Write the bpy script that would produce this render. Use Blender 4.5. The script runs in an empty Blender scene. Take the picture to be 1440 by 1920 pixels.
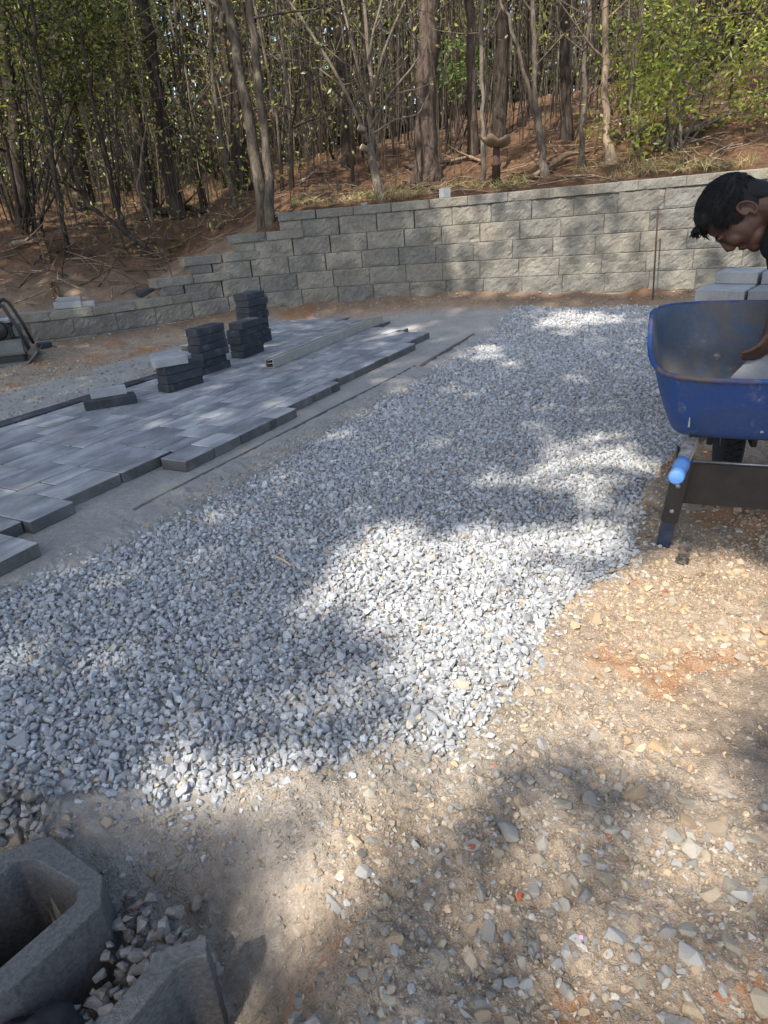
import bpy, bmesh, math, random
import numpy as np
from mathutils import Vector, Matrix

# ------------------------------------------------------------------ camera, sky, sun
sc = bpy.context.scene
COL = sc.collection
F, PITCH, ROLL, CAMH = 1220.0, math.radians(24.5), math.radians(3.8), 1.15
fw = np.array([0, math.cos(PITCH), -math.sin(PITCH)])
up0 = np.array([0, math.sin(PITCH), math.cos(PITCH)])
rt0 = np.array([1.0, 0, 0])
rt = math.cos(ROLL) * rt0 - math.sin(ROLL) * up0
up = math.sin(ROLL) * rt0 + math.cos(ROLL) * up0
CAM = np.array([0, 0, CAMH])
cd = bpy.data.cameras.new('camera')
cam = bpy.data.objects.new('camera', cd)
COL.objects.link(cam)
m = Matrix.Identity(4)
for i in range(3):
    m[i][0], m[i][1], m[i][2], m[i][3] = rt[i], up[i], -fw[i], CAM[i]
cam.matrix_world = m
cd.sensor_fit = 'VERTICAL'
cd.sensor_height = 24.0
cd.lens = 24.0 * F / 1920.0
cd.clip_start = 0.02
cd.clip_end = 600
sc.camera = cam

SUN_EL, SUN_AZ = math.radians(52), math.radians(35)   # azimuth: behind the camera, to its left
S = np.array([-math.sin(SUN_AZ) * math.cos(SUN_EL), -math.cos(SUN_AZ) * math.cos(SUN_EL), math.sin(SUN_EL)])
w = bpy.data.worlds.new('World')
sc.world = w
w.use_nodes = True
nt = w.node_tree
sky = nt.nodes.new('ShaderNodeTexSky')
sky.sky_type = 'NISHITA'
sky.sun_disc = False
sky.sun_elevation = SUN_EL
sky.sun_rotation = math.atan2(S[0], S[1])
sky.air_density = 1.0
sky.dust_density = 2.0
sky.ozone_density = 0.5
bg = nt.nodes['Background']
bg.inputs['Strength'].default_value = 0.15
nt.links.new(sky.outputs['Color'], bg.inputs['Color'])
sl = bpy.data.lights.new('sun', 'SUN')
sl.energy = 3.3
sl.angle = math.radians(0.53)
sl.color = (1.0, 0.935, 0.84)
so = bpy.data.objects.new('sun', sl)
COL.objects.link(so)
so.rotation_euler = Vector(-S).to_track_quat('-Z', 'Y').to_euler()
sc.view_settings.view_transform = 'Standard'
sc.view_settings.look = 'None'
sc.view_settings.exposure = 1.33
sc.view_settings.gamma = 1
sc.cycles.use_denoising = True
sc.cycles.max_bounces = 6
sc.cycles.diffuse_bounces = 3
sc.cycles.glossy_bounces = 2
sc.cycles.transmission_bounces = 3
sc.cycles.transparent_max_bounces = 4
sc.cycles.caustics_reflective = False
sc.cycles.caustics_refractive = False

rng = np.random.default_rng(7)
random.seed(7)

# ------------------------------------------------------------------ helpers
def ray(x, y):
    return fw + rt * (x - 720) / F + up * (960 - y) / F
def at_z(x, y, z=0.0):
    d = ray(x, y)
    return CAM + d * ((z - CAMH) / d[2])
def at_y(x, y, Y):
    d = ray(x, y)
    return CAM + d * (Y / d[1])
def at_t(x, y, t):
    return CAM + ray(x, y) * t
def project(P):
    d = np.asarray(P) - CAM
    z = d @ fw
    return 720 + F * (d @ rt) / z, 960 - F * (d @ up) / z, z
def inpoly(px, py, poly):
    px = np.asarray(px, float); py = np.asarray(py, float)
    r = np.zeros(px.shape, bool)
    n = len(poly)
    for i in range(n):
        x1, y1 = poly[i]; x2, y2 = poly[(i + 1) % n]
        if y1 == y2: continue
        c = ((y1 > py) != (y2 > py)) & (px < (x2 - x1) * (py - y1) / (y2 - y1) + x1)
        r ^= c
    return r
def hash2(ix, iy, seed):
    n = (ix * 374761393 + iy * 668265263 + seed * 1442695041) & 0xffffffff
    n = ((n ^ (n >> 13)) * 1274126177) & 0xffffffff
    return ((n ^ (n >> 16)) & 0xffff) / 65535.0
def vnoise(x, y, seed=0):
    x = np.asarray(x, float); y = np.asarray(y, float)
    ix = np.floor(x).astype(np.int64); iy = np.floor(y).astype(np.int64)
    fx = x - ix; fy = y - iy
    fx = fx * fx * (3 - 2 * fx); fy = fy * fy * (3 - 2 * fy)
    a = hash2(ix, iy, seed); b = hash2(ix + 1, iy, seed)
    c = hash2(ix, iy + 1, seed); d = hash2(ix + 1, iy + 1, seed)
    return (a * (1 - fx) + b * fx) * (1 - fy) + (c * (1 - fx) + d * fx) * fy
def fbm(x, y, o=4, seed=0):
    s = 0; a = 0.5
    for i in range(o):
        s = s + a * vnoise(x * 2 ** i, y * 2 ** i, seed + i * 17); a *= 0.5
    return s
def sstep(a, b, x):
    t = np.clip((np.asarray(x, float) - a) / (b - a), 0, 1)
    return t * t * (3 - 2 * t)

def tag(o, label=None, cat=None, group=None, kind=None):
    if label: o['label'] = label
    if cat: o['category'] = cat
    if group: o['group'] = group
    if kind: o['kind'] = kind
    return o
def link(o, parent=None):
    COL.objects.link(o)
    if parent is not None: o.parent = parent
    return o
def empty(name, loc=(0, 0, 0), rz=0.0):
    o = bpy.data.objects.new(name, None)
    o.empty_display_size = 0.1
    o.location = loc; o.rotation_euler = (0, 0, rz)
    return link(o)
def np_mesh(name, V, Fc, col=None, mats=(), smooth=False, midx=None):
    """V (n,3), Fc (m,k) constant face size"""
    V = np.asarray(V, np.float32); Fc = np.asarray(Fc, np.int32)
    me = bpy.data.meshes.new(name)
    me.vertices.add(len(V)); me.vertices.foreach_set('co', V.ravel())
    k = Fc.shape[1]
    me.loops.add(Fc.size); me.loops.foreach_set('vertex_index', Fc.ravel())
    me.polygons.add(len(Fc))
    me.polygons.foreach_set('loop_start', np.arange(0, Fc.size, k, dtype=np.int32))
    me.polygons.foreach_set('loop_total', np.full(len(Fc), k, np.int32))
    if midx is not None: me.polygons.foreach_set('material_index', np.asarray(midx, np.int32))
    me.polygons.foreach_set('use_smooth', np.full(len(Fc), bool(smooth)))
    if col is not None:
        at = me.color_attributes.new('tint', 'FLOAT_COLOR', 'POINT')
        c = np.ones((len(V), 4), np.float32); c[:, :3] = col
        at.data.foreach_set('color', c.ravel())
    me.update(calc_edges=True)
    for mt in mats: me.materials.append(mt)
    return me
def obj(name, me, parent=None, loc=None, rot=None):
    o = bpy.data.objects.new(name, me)
    if loc is not None: o.location = loc
    if rot is not None: o.rotation_euler = rot
    return link(o, parent)

class MB:
    def __init__(s): s.v = []; s.f = []; s.mi = []
    def tube(s, pts, rad, n=6, cap=True, mi=0):
        pts = [Vector(p) for p in pts]
        b = len(s.v)
        ref = Vector((0.31, 0.95, 0.07))
        for i, p in enumerate(pts):
            a = pts[max(i - 1, 0)]; c = pts[min(i + 1, len(pts) - 1)]
            t = (c - a)
            if t.length < 1e-9: t = Vector((0, 0, 1))
            t.normalize()
            u = ref.cross(t)
            if u.length < .05: u = Vector((1, 0, 0)).cross(t)
            u.normalize(); v = t.cross(u)
            for k in range(n):
                an = 2 * math.pi * k / n
                s.v.append(tuple(p + (u * math.cos(an) + v * math.sin(an)) * rad[i]))
        for i in range(len(pts) - 1):
            for k in range(n):
                a = b + i * n + k; c = b + i * n + (k + 1) % n
                s.f.append((a, c, c + n, a + n)); s.mi.append(mi)
        if cap:
            s.f.append(tuple(b + k for k in reversed(range(n)))); s.mi.append(mi)
            e = b + (len(pts) - 1) * n
            s.f.append(tuple(e + k for k in range(n))); s.mi.append(mi)
        return s
    def box(s, x0, x1, y0, y1, z0, z1, M=None, mi=0):
        b = len(s.v)
        for z in (z0, z1):
            for (x, y) in ((x0, y0), (x1, y0), (x1, y1), (x0, y1)):
                p = Vector((x, y, z))
                s.v.append(tuple(M @ p if M else p))
        for q in ((3, 2, 1, 0), (4, 5, 6, 7), (0, 1, 5, 4), (1, 2, 6, 5), (2, 3, 7, 6), (3, 0, 4, 7)):
            s.f.append(tuple(b + i for i in q)); s.mi.append(mi)
        return s
    def prism(s, poly, z0, z1, mi=0, tz=None):
        b = len(s.v); n = len(poly)
        for p in poly: s.v.append((p[0], p[1], z0))
        for p in poly: s.v.append((p[0], p[1], z1))
        s.f.append(tuple(b + i for i in reversed(range(n)))); s.mi.append(mi)
        s.f.append(tuple(b + n + i for i in range(n))); s.mi.append(mi)
        for i in range(n):
            j = (i + 1) % n
            s.f.append((b + i, b + j, b + n + j, b + n + i)); s.mi.append(mi)
        return s
    def loft(s, rings, closed=True, cap0=False, cap1=False, mi=0):
        b = len(s.v); n = len(rings[0])
        for r in rings: s.v += [tuple(p) for p in r]
        for i in range(len(rings) - 1):
            for k in range(n if closed else n - 1):
                a = b + i * n + k; c = b + i * n + (k + 1) % n
                s.f.append((a, c, c + n, a + n)); s.mi.append(mi)
        if cap0: s.f.append(tuple(b + k for k in reversed(range(n)))); s.mi.append(mi)
        if cap1:
            e = b + (len(rings) - 1) * n
            s.f.append(tuple(e + k for k in range(n))); s.mi.append(mi)
        return s
    def mesh(s, name, mats, smooth=False, bevel=0.0, bseg=2):
        me = bpy.data.meshes.new(name)
        me.from_pydata(s.v, [], s.f)
        for mt in (mats if isinstance(mats, (list, tuple)) else [mats]): me.materials.append(mt)
        me.polygons.foreach_set('material_index', s.mi)
        if bevel:
            bm = bmesh.new(); bm.from_mesh(me)
            ed = [e for e in bm.edges if len(e.link_faces) == 2 and e.calc_face_angle(0) > .5]
            bmesh.ops.bevel(bm, geom=ed, offset=bevel, segments=bseg, affect='EDGES', clamp_overlap=True)
            bm.to_mesh(me); bm.free()
        if smooth: me.polygons.foreach_set('use_smooth', [True] * len(me.polygons))
        me.update()
        return me
    def build(s, name, mats, parent=None, smooth=False, bevel=0.0, loc=None, bseg=2):
        return obj(name, s.mesh(name, mats, smooth, bevel, bseg), parent, loc)

# ------------------------------------------------------------------ materials
def ramp(nt, fac, stops):
    r = nt.nodes.new('ShaderNodeValToRGB')
    el = r.color_ramp.elements
    while len(el) < len(stops): el.new(0.5)
    for e, (p, c) in zip(el, stops):
        e.position = p; e.color = (*c, 1) if len(c) == 3 else c
    nt.links.new(fac, r.inputs[0])
    return r.outputs[0]
def mixc(nt, a, b, fac, mode='MIX'):
    n = nt.nodes.new('ShaderNodeMix'); n.data_type = 'RGBA'; n.blend_type = mode
    for s_, v in ((n.inputs[6], a), (n.inputs[7], b), (n.inputs[0], fac)):
        if isinstance(v, (tuple, list)): s_.default_value = (*v, 1)
        elif isinstance(v, (int, float)): s_.default_value = v
        else: nt.links.new(v, s_)
    return n.outputs[2]
def math_(nt, op, a, b=0.0):
    n = nt.nodes.new('ShaderNodeMath'); n.operation = op
    for s_, v in ((n.inputs[0], a), (n.inputs[1], b)):
        if isinstance(v, (int, float)): s_.default_value = v
        else: nt.links.new(v, s_)
    return n.outputs[0]
def noise(nt, scale, detail=4, rough=.6, vec=None, dist=0.0):
    n = nt.nodes.new('ShaderNodeTexNoise')
    n.inputs['Scale'].default_value = scale; n.inputs['Detail'].default_value = detail
    n.inputs['Roughness'].default_value = rough; n.inputs['Distortion'].default_value = dist
    if vec is not None: nt.links.new(vec, n.inputs['Vector'])
    return n.outputs['Fac']
def coords(nt, kind='Object', scale=None):
    t = nt.nodes.new('ShaderNodeTexCoord').outputs[kind]
    if scale:
        mp = nt.nodes.new('ShaderNodeMapping'); mp.inputs['Scale'].default_value = scale
        nt.links.new(t, mp.inputs['Vector']); t = mp.outputs[0]
    return t
def bump(nt, h, strength=.5, dist=.01):
    b = nt.nodes.new('ShaderNodeBump'); b.inputs['Strength'].default_value = strength
    b.inputs['Distance'].default_value = dist
    nt.links.new(h, b.inputs['Height'])
    return b.outputs[0]
def new_mat(name, rough=.8, spec=.3):
    mt = bpy.data.materials.new(name); mt.use_nodes = True
    nt = mt.node_tree; p = nt.nodes['Principled BSDF']
    p.inputs['Roughness'].default_value = rough
    p.inputs['Specular IOR Level'].default_value = spec
    return mt, nt, p
def attr(nt, name):
    a = nt.nodes.new('ShaderNodeAttribute'); a.attribute_name = name
    return a
def objrand(nt):
    return nt.nodes.new('ShaderNodeObjectInfo').outputs['Random']
def offset_vec(nt, vec):
    """shift texture space per object so copies differ"""
    r = objrand(nt)
    c = nt.nodes.new('ShaderNodeCombineXYZ')
    nt.links.new(math_(nt, 'MULTIPLY', r, 37.0), c.inputs[0]); nt.links.new(math_(nt, 'MULTIPLY', r, 91.0), c.inputs[1])
    nt.links.new(math_(nt, 'MULTIPLY', r, 13.0), c.inputs[2])
    a = nt.nodes.new('ShaderNodeVectorMath'); a.operation = 'ADD'
    nt.links.new(vec, a.inputs[0]); nt.links.new(c.outputs[0], a.inputs[1])
    return a.outputs[0]

def mat_simple(name, col, rough=.7, var=.25, scale=20, bumps=.2, spec=.3, metal=0.0, bdist=.004, col2=None):
    mt, nt, p = new_mat(name, rough, spec)
    v = offset_vec(nt, coords(nt))
    n = noise(nt, scale, 5, .65, v)
    c2 = col2 or tuple(c * (1 - var) for c in col)
    nt.links.new(ramp(nt, n, [(.3, c2), (.7, col)]), p.inputs['Base Color'])
    if bumps: nt.links.new(bump(nt, noise(nt, scale * 3, 4, .7, v), bumps, bdist), p.inputs['Normal'])
    p.inputs['Metallic'].default_value = metal
    return mt

def mat_ground():
    mt, nt, p = new_mat('earth', .95, .15)
    v = coords(nt)
    reg = attr(nt, 'tint')
    sep = nt.nodes.new('ShaderNodeSeparateColor'); nt.links.new(reg.outputs['Color'], sep.inputs[0])
    n1 = noise(nt, 3, 6, .65, v); n2 = noise(nt, 38, 5, .7, v); n3 = noise(nt, 190, 3, .7, v)
    dirt = ramp(nt, n1, [(.3, (.30, .23, .165)), (.5, (.40, .312, .228)), (.7, (.49, .39, .295))])
    dirt = mixc(nt, dirt, ramp(nt, n2, [(.35, (.62, .6, .56)), (.65, (1.1, 1.08, 1.05))]), .85, 'MULTIPLY')
    clayn = noise(nt, 5.5, 5, .75, v, .6)
    clay = mixc(nt, dirt, (.38, .185, .08), ramp(nt, math_(nt, 'ADD', clayn, math_(nt, 'MULTIPLY', sep.outputs[1], .45)), [(.72, (0, 0, 0)), (.84, (.8, .8, .8))]))
    sand = ramp(nt, n2, [(.3, (.34, .325, .30)), (.7, (.46, .445, .415))])
    sand = mixc(nt, sand, ramp(nt, n1, [(.35, (.8, .79, .77)), (.65, (1, .99, .97))]), 1.0, 'MULTIPLY')
    c = mixc(nt, clay, sand, sep.outputs[0])
    lit = ramp(nt, noise(nt, 14, 6, .75, v, .4), [(.25, (.04, .028, .02)), (.45, (.09, .052, .03)), (.6, (.15, .082, .043)), (.75, (.23, .14, .08))])
    c = mixc(nt, c, lit, sep.outputs[2])
    c = mixc(nt, c, ramp(nt, n3, [(.3, (.7, .7, .7)), (.7, (1.15, 1.15, 1.15))]), .7, 'MULTIPLY')
    nt.links.new(c, p.inputs['Base Color'])
    h = math_(nt, 'ADD', math_(nt, 'MULTIPLY', n2, .6), math_(nt, 'MULTIPLY', n3, .35))
    nt.links.new(bump(nt, h, 1.0, .02), p.inputs['Normal'])
    return mt
def mat_stone(name='crushed_stone'):
    mt, nt, p = new_mat(name, .85, .25)
    v = coords(nt)
    a = attr(nt, 'tint')
    n = noise(nt, 120, 4, .7, v)
    n2 = noise(nt, 420, 2, .6, v)
    c = mixc(nt, a.outputs['Color'], ramp(nt, n, [(.3, (.72, .72, .73)), (.7, (1.12, 1.12, 1.1))]), 1.0, 'MULTIPLY')
    c = mixc(nt, c, ramp(nt, n2, [(.3, (.75, .75, .75)), (.6, (1.1, 1.1, 1.1))]), .8, 'MULTIPLY')
    nt.links.new(c, p.inputs['Base Color'])
    nt.links.new(bump(nt, n, .5, .003), p.inputs['Normal'])
    return mt
def mat_block():
    mt, nt, p = new_mat('split_face_concrete', .92, .2)
    v = offset_vec(nt, coords(nt))
    g = coords(nt, 'Generated')
    n1 = noise(nt, 5, 5, .7, v); n2 = noise(nt, 60, 5, .75, v); n3 = noise(nt, 2.2, 3, .6, v)
    c = ramp(nt, n1, [(.3, (.175, .165, .14)), (.55, (.24, .23, .20)), (.75, (.295, .283, .252))])
    c = mixc(nt, c, (.33, .22, .12), ramp(nt, n3, [(.58, (0, 0, 0)), (.85, (.4, .4, .4))]))
    c = mixc(nt, c, ramp(nt, n2, [(.3, (.62, .62, .62)), (.7, (1.15, 1.15, 1.15))]), .9, 'MULTIPLY')
    r = objrand(nt)
    c = mixc(nt, c, ramp(nt, r, [(0, (.78, .78, .80)), (1, (1.12, 1.09, 1.03))]), 1.0, 'MULTIPLY')
    gp = nt.nodes.new('ShaderNodeNewGeometry').outputs['Position']
    st1 = noise(nt, 1.3, 5, .7, gp, .8); st2 = noise(nt, 4.0, 6, .75, gp, 1.2)
    c = mixc(nt, c, (.16, .115, .07), ramp(nt, st1, [(.52, (0, 0, 0)), (.76, (.4, .4, .4))]))
    c = mixc(nt, c, (.40, .37, .32), ramp(nt, st2, [(.60, (0, 0, 0)), (.78, (.35, .35, .35))]))
    nt.links.new(c, p.inputs['Base Color'])
    nt.links.new(bump(nt, n2, 1.0, .012), p.inputs['Normal'])
    return mt
def mat_paver(name, c1, c2, c3, streak=True):
    mt, nt, p = new_mat(name, .8, .3)
    v = offset_vec(nt, coords(nt))
    mp = nt.nodes.new('ShaderNodeMapping'); mp.inputs['Scale'].default_value = (7, 3.0, 5) if streak else (6, 6, 6)
    nt.links.new(v, mp.inputs['Vector'])
    n1 = noise(nt, 1.0, 5, .6, mp.outputs[0], .4); n2 = noise(nt, 150, 4, .7, v); n3 = noise(nt, 7, 4, .6, v)
    c = ramp(nt, n1, [(.3, c1), (.5, c2), (.68, c3)])
    r = objrand(nt)
    c = mixc(nt, c, ramp(nt, r, [(0, (.80, .80, .81)), (.5, (.98, .98, .97)), (1, (1.2, 1.19, 1.16))]), 1.0, 'MULTIPLY')
    c = mixc(nt, c, ramp(nt, n2, [(.3, (.78, .78, .78)), (.7, (1.1, 1.1, 1.1))]), .8, 'MULTIPLY')
    c = mixc(nt, c, (.36, .35, .33), ramp(nt, n3, [(.58, (0, 0, 0)), (.8, (.3, .3, .3))]))
    nt.links.new(c, p.inputs['Base Color'])
    nt.links.new(bump(nt, n2, .35, .002), p.inputs['Normal'])
    return mt
def mat_bark(name, c1, c2, vs=6, bs=.9):
    mt, nt, p = new_mat(name, .95, .1)
    v = offset_vec(nt, coords(nt))
    mp = nt.nodes.new('ShaderNodeMapping'); mp.inputs['Scale'].default_value = (vs * 3, vs * 3, vs * .7)
    nt.links.new(v, mp.inputs['Vector'])
    n1 = noise(nt, 1.0, 6, .7, mp.outputs[0], .8)
    n2 = noise(nt, 1.6, 3, .6, v)
    c = ramp(nt, n1, [(.32, tuple(x * .35 for x in c1)), (.48, c1), (.7, c2)])
    c = mixc(nt, c, ramp(nt, n2, [(.3, (.75, .74, .72)), (.7, (1.15, 1.15, 1.15))]), 1.0, 'MULTIPLY')
    nt.links.new(c, p.inputs['Base Color'])
    nt.links.new(bump(nt, n1, bs, .03), p.inputs['Normal'])
    return mt
def mat_leaf(name, attrib=True, trans=.35):
    mt = bpy.data.materials.new(name); mt.use_nodes = True
    nt = mt.node_tree
    out = nt.nodes['Material Output']; nt.nodes.remove(nt.nodes['Principled BSDF'])
    a = attr(nt, 'tint')
    d = nt.nodes.new('ShaderNodeBsdfDiffuse'); t = nt.nodes.new('ShaderNodeBsdfTranslucent')
    g = nt.nodes.new('ShaderNodeBsdfGlossy'); g.inputs['Roughness'].default_value = .5
    mx = nt.nodes.new('ShaderNodeMixShader'); mx.inputs[0].default_value = trans
    m2 = nt.nodes.new('ShaderNodeMixShader'); m2.inputs[0].default_value = .04
    nt.links.new(a.outputs['Color'], d.inputs['Color']); nt.links.new(a.outputs['Color'], t.inputs['Color'])
    nt.links.new(d.outputs[0], mx.inputs[1]); nt.links.new(t.outputs[0], mx.inputs[2])
    nt.links.new(mx.outputs[0], m2.inputs[1]); nt.links.new(g.outputs[0], m2.inputs[2])
    nt.links.new(m2.outputs[0], out.inputs['Surface'])
    return mt

M = {}
M['earth'] = mat_ground()
M['stone'] = mat_stone()
M['block'] = mat_block()
M['cutface'] = mat_simple('cut_concrete', (.33, .33, .33), .9, .2, 30, .4)
M['paver'] = mat_paver('blue_grey_paver', (.155, .158, .165), (.25, .253, .258), (.40, .403, .405))
M['paver_dark'] = mat_paver('charcoal_paver', (.028, .03, .036), (.04, .043, .05), (.065, .068, .078), False)
M['paver_side'] = mat_paver('dark_paver_side', (.075, .072, .07), (.10, .098, .095), (.14, .135, .13), False)  # paver sides are coloured darker than the tops
M['paver_light'] = mat_paver('pale_grey_paver', (.22, .225, .23), (.29, .295, .30), (.36, .365, .37), False)
M['concrete'] = mat_simple('cast_concrete', (.20, .197, .19), .95, .55, 110, 1.0, bdist=.006)
M['alu'] = mat_simple('dusty_aluminium', (.40, .385, .34), .55, .25, 14, .1, .4, .35)
M['pipe'] = mat_simple('rusty_pipe', (.16, .135, .115), .8, .5, 18, .3, .3, .1)
M['rebar'] = mat_simple('rusty_rebar', (.09, .05, .035), .8, .4, 60, .5)
M['bark_pine'] = mat_bark('pine_bark', (.07, .052, .042), (.15, .118, .095), 5)
M['bark_dark'] = mat_bark('dark_pine_bark', (.04, .032, .026), (.095, .077, .062), 5)
M['bark_grey'] = mat_bark('grey_smooth_bark', (.085, .07, .055), (.165, .14, .112), 7, .6)
M['bark_pale'] = mat_bark('pale_bark', (.13, .108, .083), (.23, .195, .155), 8, .4)
M['deadwood'] = mat_bark('dead_wood', (.20, .15, .105), (.34, .265, .195), 7, .4)
M['leaf'] = mat_leaf('leaf', trans=.5)
M['litter'] = mat_leaf('dry_litter', trans=.1)
M['cutwood'] = mat_simple('fresh_cut_wood', (.62, .45, .26), .8, .2, 40, .1)
M['black'] = mat_simple('black_steel', (.018, .018, .02), .45, .4, 18, .15, .5, col2=(.035, .032, .03))
M['rubber'] = mat_simple('black_rubber', (.02, .02, .02), .8, .3, 30, .2)

# ------------------------------------------------------------------ terrain
WX = np.array([-14, -7, -4.6, -4.0, -3.3, -2.8, -2.2, -1.6, -.6, .48, 1.66, 2.37, 3.3, 5, 9, 14.])
WY = np.array([8.6, 7.9, 7.55, 7.5, 7.58, 7.86, 8.32, 8.6, 8.66, 8.45, 7.97, 7.63, 7.22, 6.45, 4.7, 2.5])
_fx = np.linspace(-14, 14, 1401)
_fy = np.interp(_fx, WX, WY)
_k = np.ones(41) / 41
_fy[20:-20] = np.convolve(_fy, _k, 'valid')
def wy(x): return np.interp(x, _fx, _fy)
def zoff(x): return .018 * (np.asarray(x, float) - 1.7)
ZT_X = [-9, -2.75, -2.45, -2.0, -1.5, -1.1, -.8, 0, 8]
ZT_Z = [.30, .36, .52, .72, .93, 1.12, 1.20, 1.22, 1.36]
PA = math.radians(28.3)                       # heading of the patio joints
PU = np.array([math.sin(PA), math.cos(PA)]); PV = np.array([math.cos(PA), -math.sin(PA)])
def uv(x, y): return x * PU[0] + y * PU[1], x * PV[0] + y * PV[1]
def from_uv(u, v): return u * PU[0] + v * PV[0], u * PU[1] + v * PV[1]

def gpoly(pts, z=0.0): return [tuple(at_z(px, py, z)[:2]) for px, py in pts]
GRAVEL = gpoly([(-260, 1270), (-30, 1126), (125, 1060), (318, 973), (455, 905), (628, 800), (820, 695), (970, 594), (1010, 574), (1290, 556), (1500, 600), (1640, 760),
                (1300, 800), (1262, 850), (1215, 905), (1195, 985), (1195, 1050), (1085, 1105), (1035, 1170), (985, 1260), (955, 1300), (905, 1365), (830, 1425),
                (740, 1385), (620, 1440), (545, 1430), (400, 1478), (280, 1500), (185, 1478), (70, 1490), (-10, 1570), (-300, 1640)])
CAVITY = [(-.635, .88), (-.63, .83), (-.75, .64), (-.95, .64), (-1.0, .80), (-.82, .955)]
def gravel_w(x, y):
    jx = x + .05 * (fbm(x * 7, y * 7, 3, 5) - .45); jy = y + .05 * (fbm(x * 7, y * 7, 3, 9) - .45)
    return inpoly(jx, jy, GRAVEL)
def zg(x, y):
    x = np.asarray(x, float); y = np.asarray(y, float)
    d = y - wy(x)
    # in front of the wall
    right = sstep(-.3, 1.0, x)
    z = .11 * sstep(-2.0, -.35, d) * right + .05 * sstep(-.9, -.3, d) * (1 - right)
    soil = .04 + .10 * sstep(-3.2, -1.2, x)
    z = z + soil * np.exp(-(np.minimum(d + .06, 0) / .30) ** 2) * (.6 + .8 * fbm(x * 3, y * 3, 3, 3))
    # trench at the lower left and the low bank in front of it
    tx, ty = x + .60, y - .72
    tr = np.exp(-((tx * .8 + ty * .45) / .34) ** 4 - ((ty * .9 - tx * .35) / .27) ** 4)
    z = z - .19 * np.clip(tr * 1.15, 0, 1)
    z = z - .17 * inpoly(x, y, CAVITY)
    near = np.exp(-((x - .1) / 2.2) ** 2 - ((y - .9) / .9) ** 2)
    dirt = ~gravel_w(x, y)
    z = z - .006 * near * dirt
    z = z + (fbm(x * 1.1, y * 1.1, 3, 21) - .45) * .05 * np.exp(-((x - 1.2) / 1.5) ** 2 - ((y - 1.2) / 1.4) ** 2)
    # behind the wall
    t = np.maximum(d - .12, 0)
    zt = np.interp(x, ZT_X, ZT_Z)
    s1 = np.interp(x, [-8, -3, -1, 1, 4, 9], [.25, .25, .16, .15, .20, .22])
    tl = np.interp(x, [-8, -3, -1, 1, 4], [3.2, 3.4, 8, 10, 10])
    zb = zt + s1 * np.minimum(t, tl) + .085 * np.maximum(t - tl, 0)
    zb = zb + (fbm(x * .6, y * .6, 4, 33) - .45) * .5 * sstep(.3, 2.5, t)
    zb = zb + (fbm(x * 4, y * 4, 4, 34) - .45) * .17 * sstep(.05, .5, t)
    return np.where(d > .13, zb, z)
def zg1(x, y): return float(zg(np.array([x]), np.array([y]))[0])
def on_terrain(px, py, y0=8.9, y1=60):
    d = ray(px, py)
    t = np.arange(y0 / d[1], y1 / d[1], .03)
    P = CAM + t[:, None] * d
    hit = np.nonzero(P[:, 2] < zg(P[:, 0], P[:, 1]))[0]
    i = hit[0] if len(hit) else len(t) - 1
    return P[i]

# ground sheet: a polar grid round the photographer, fine near, coarse far
ang = np.concatenate([np.radians(np.linspace(-46, 46, 430)), np.radians(np.linspace(48, 312, 90))])
rad = np.concatenate([[0.02], np.geomspace(.3, 22, 560), np.geomspace(22.6, 260, 50)])
A_, R_ = np.meshgrid(ang, rad)
GX = R_ * np.sin(A_); GY = R_ * np.cos(A_)
GZ = zg(GX, GY)
gw = gravel_w(GX, GY)
dd = GY - wy(GX)
front = dd < .13
fine = (fbm(GX * 26, GY * 26, 4, 41) - .47) * .030 + (fbm(GX * 90, GY * 90, 2, 47) - .37) * .009
uu, vv = uv(GX, GY)
pav = (vv > -5.3) & (vv < -2.25) & (uu < 7.4)
GZ = GZ + np.where(front & ~gw, fine * np.where(pav, .4, 1.25) * np.clip(1.3 - .06 * R_, 0.2, 1), 0)
GZ = np.where(front & gw, GZ - .014, GZ)
# region weights: R sand, G clay, B litter
sandm = np.clip(sstep(-5.4, -5.1, vv) * (1 - sstep(-2.12, -1.85, vv + .12 * (fbm(GX * 5, GY * 5, 3, 51) - .45))), 0, 1) * sstep(-.35, -.75, dd) * sstep(.1, .5, uu)
sandm = np.maximum(sandm, gw * .8 * front * (dd < -.45))
# grey dusty patches on the dirt
sandm = np.maximum(sandm, front * (GY < 3) * np.clip((fbm(GX * 1.6, GY * 1.6, 3, 58) - .40) * 2.6 + .12 * (GY < 1.25), 0, .75) * (1 - .85 * sstep(.2, .7, GX) * sstep(.85, 1.15, GY)))
litm = np.where(dd > .12, 1.0, 0)
litm = np.maximum(litm, .55 * np.exp(-(np.minimum(dd + .2, 0) / .25) ** 2) * front)
clay = front * np.clip((fbm(GX * 2.1, GY * 2.1, 3, 61) - .38) * 3, 0, 1) * (1 - sandm)
bank = (dd > .12) & (dd < 2.2) & (GX < -1.4)
litm = np.where(bank, .55 + .45 * sstep(.3, 2.2, dd), litm)
nr, na = A_.shape
idx = np.arange(nr * na).reshape(nr, na)
q = np.stack([idx[:-1, :], np.roll(idx, -1, 1)[:-1, :], np.roll(idx, -1, 1)[1:, :], idx[1:, :]], -1).reshape(-1, 4)[:, ::-1]
V = np.stack([GX, GY, GZ], -1).reshape(-1, 3)
tint = np.stack([sandm, clay, litm], -1).reshape(-1, 3)
ground = obj('ground', np_mesh('ground', V, q, tint, [M['earth']], True))
tag(ground, 'tan stony dirt, grey bedding sand and pine straw slope', kind='structure')

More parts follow.
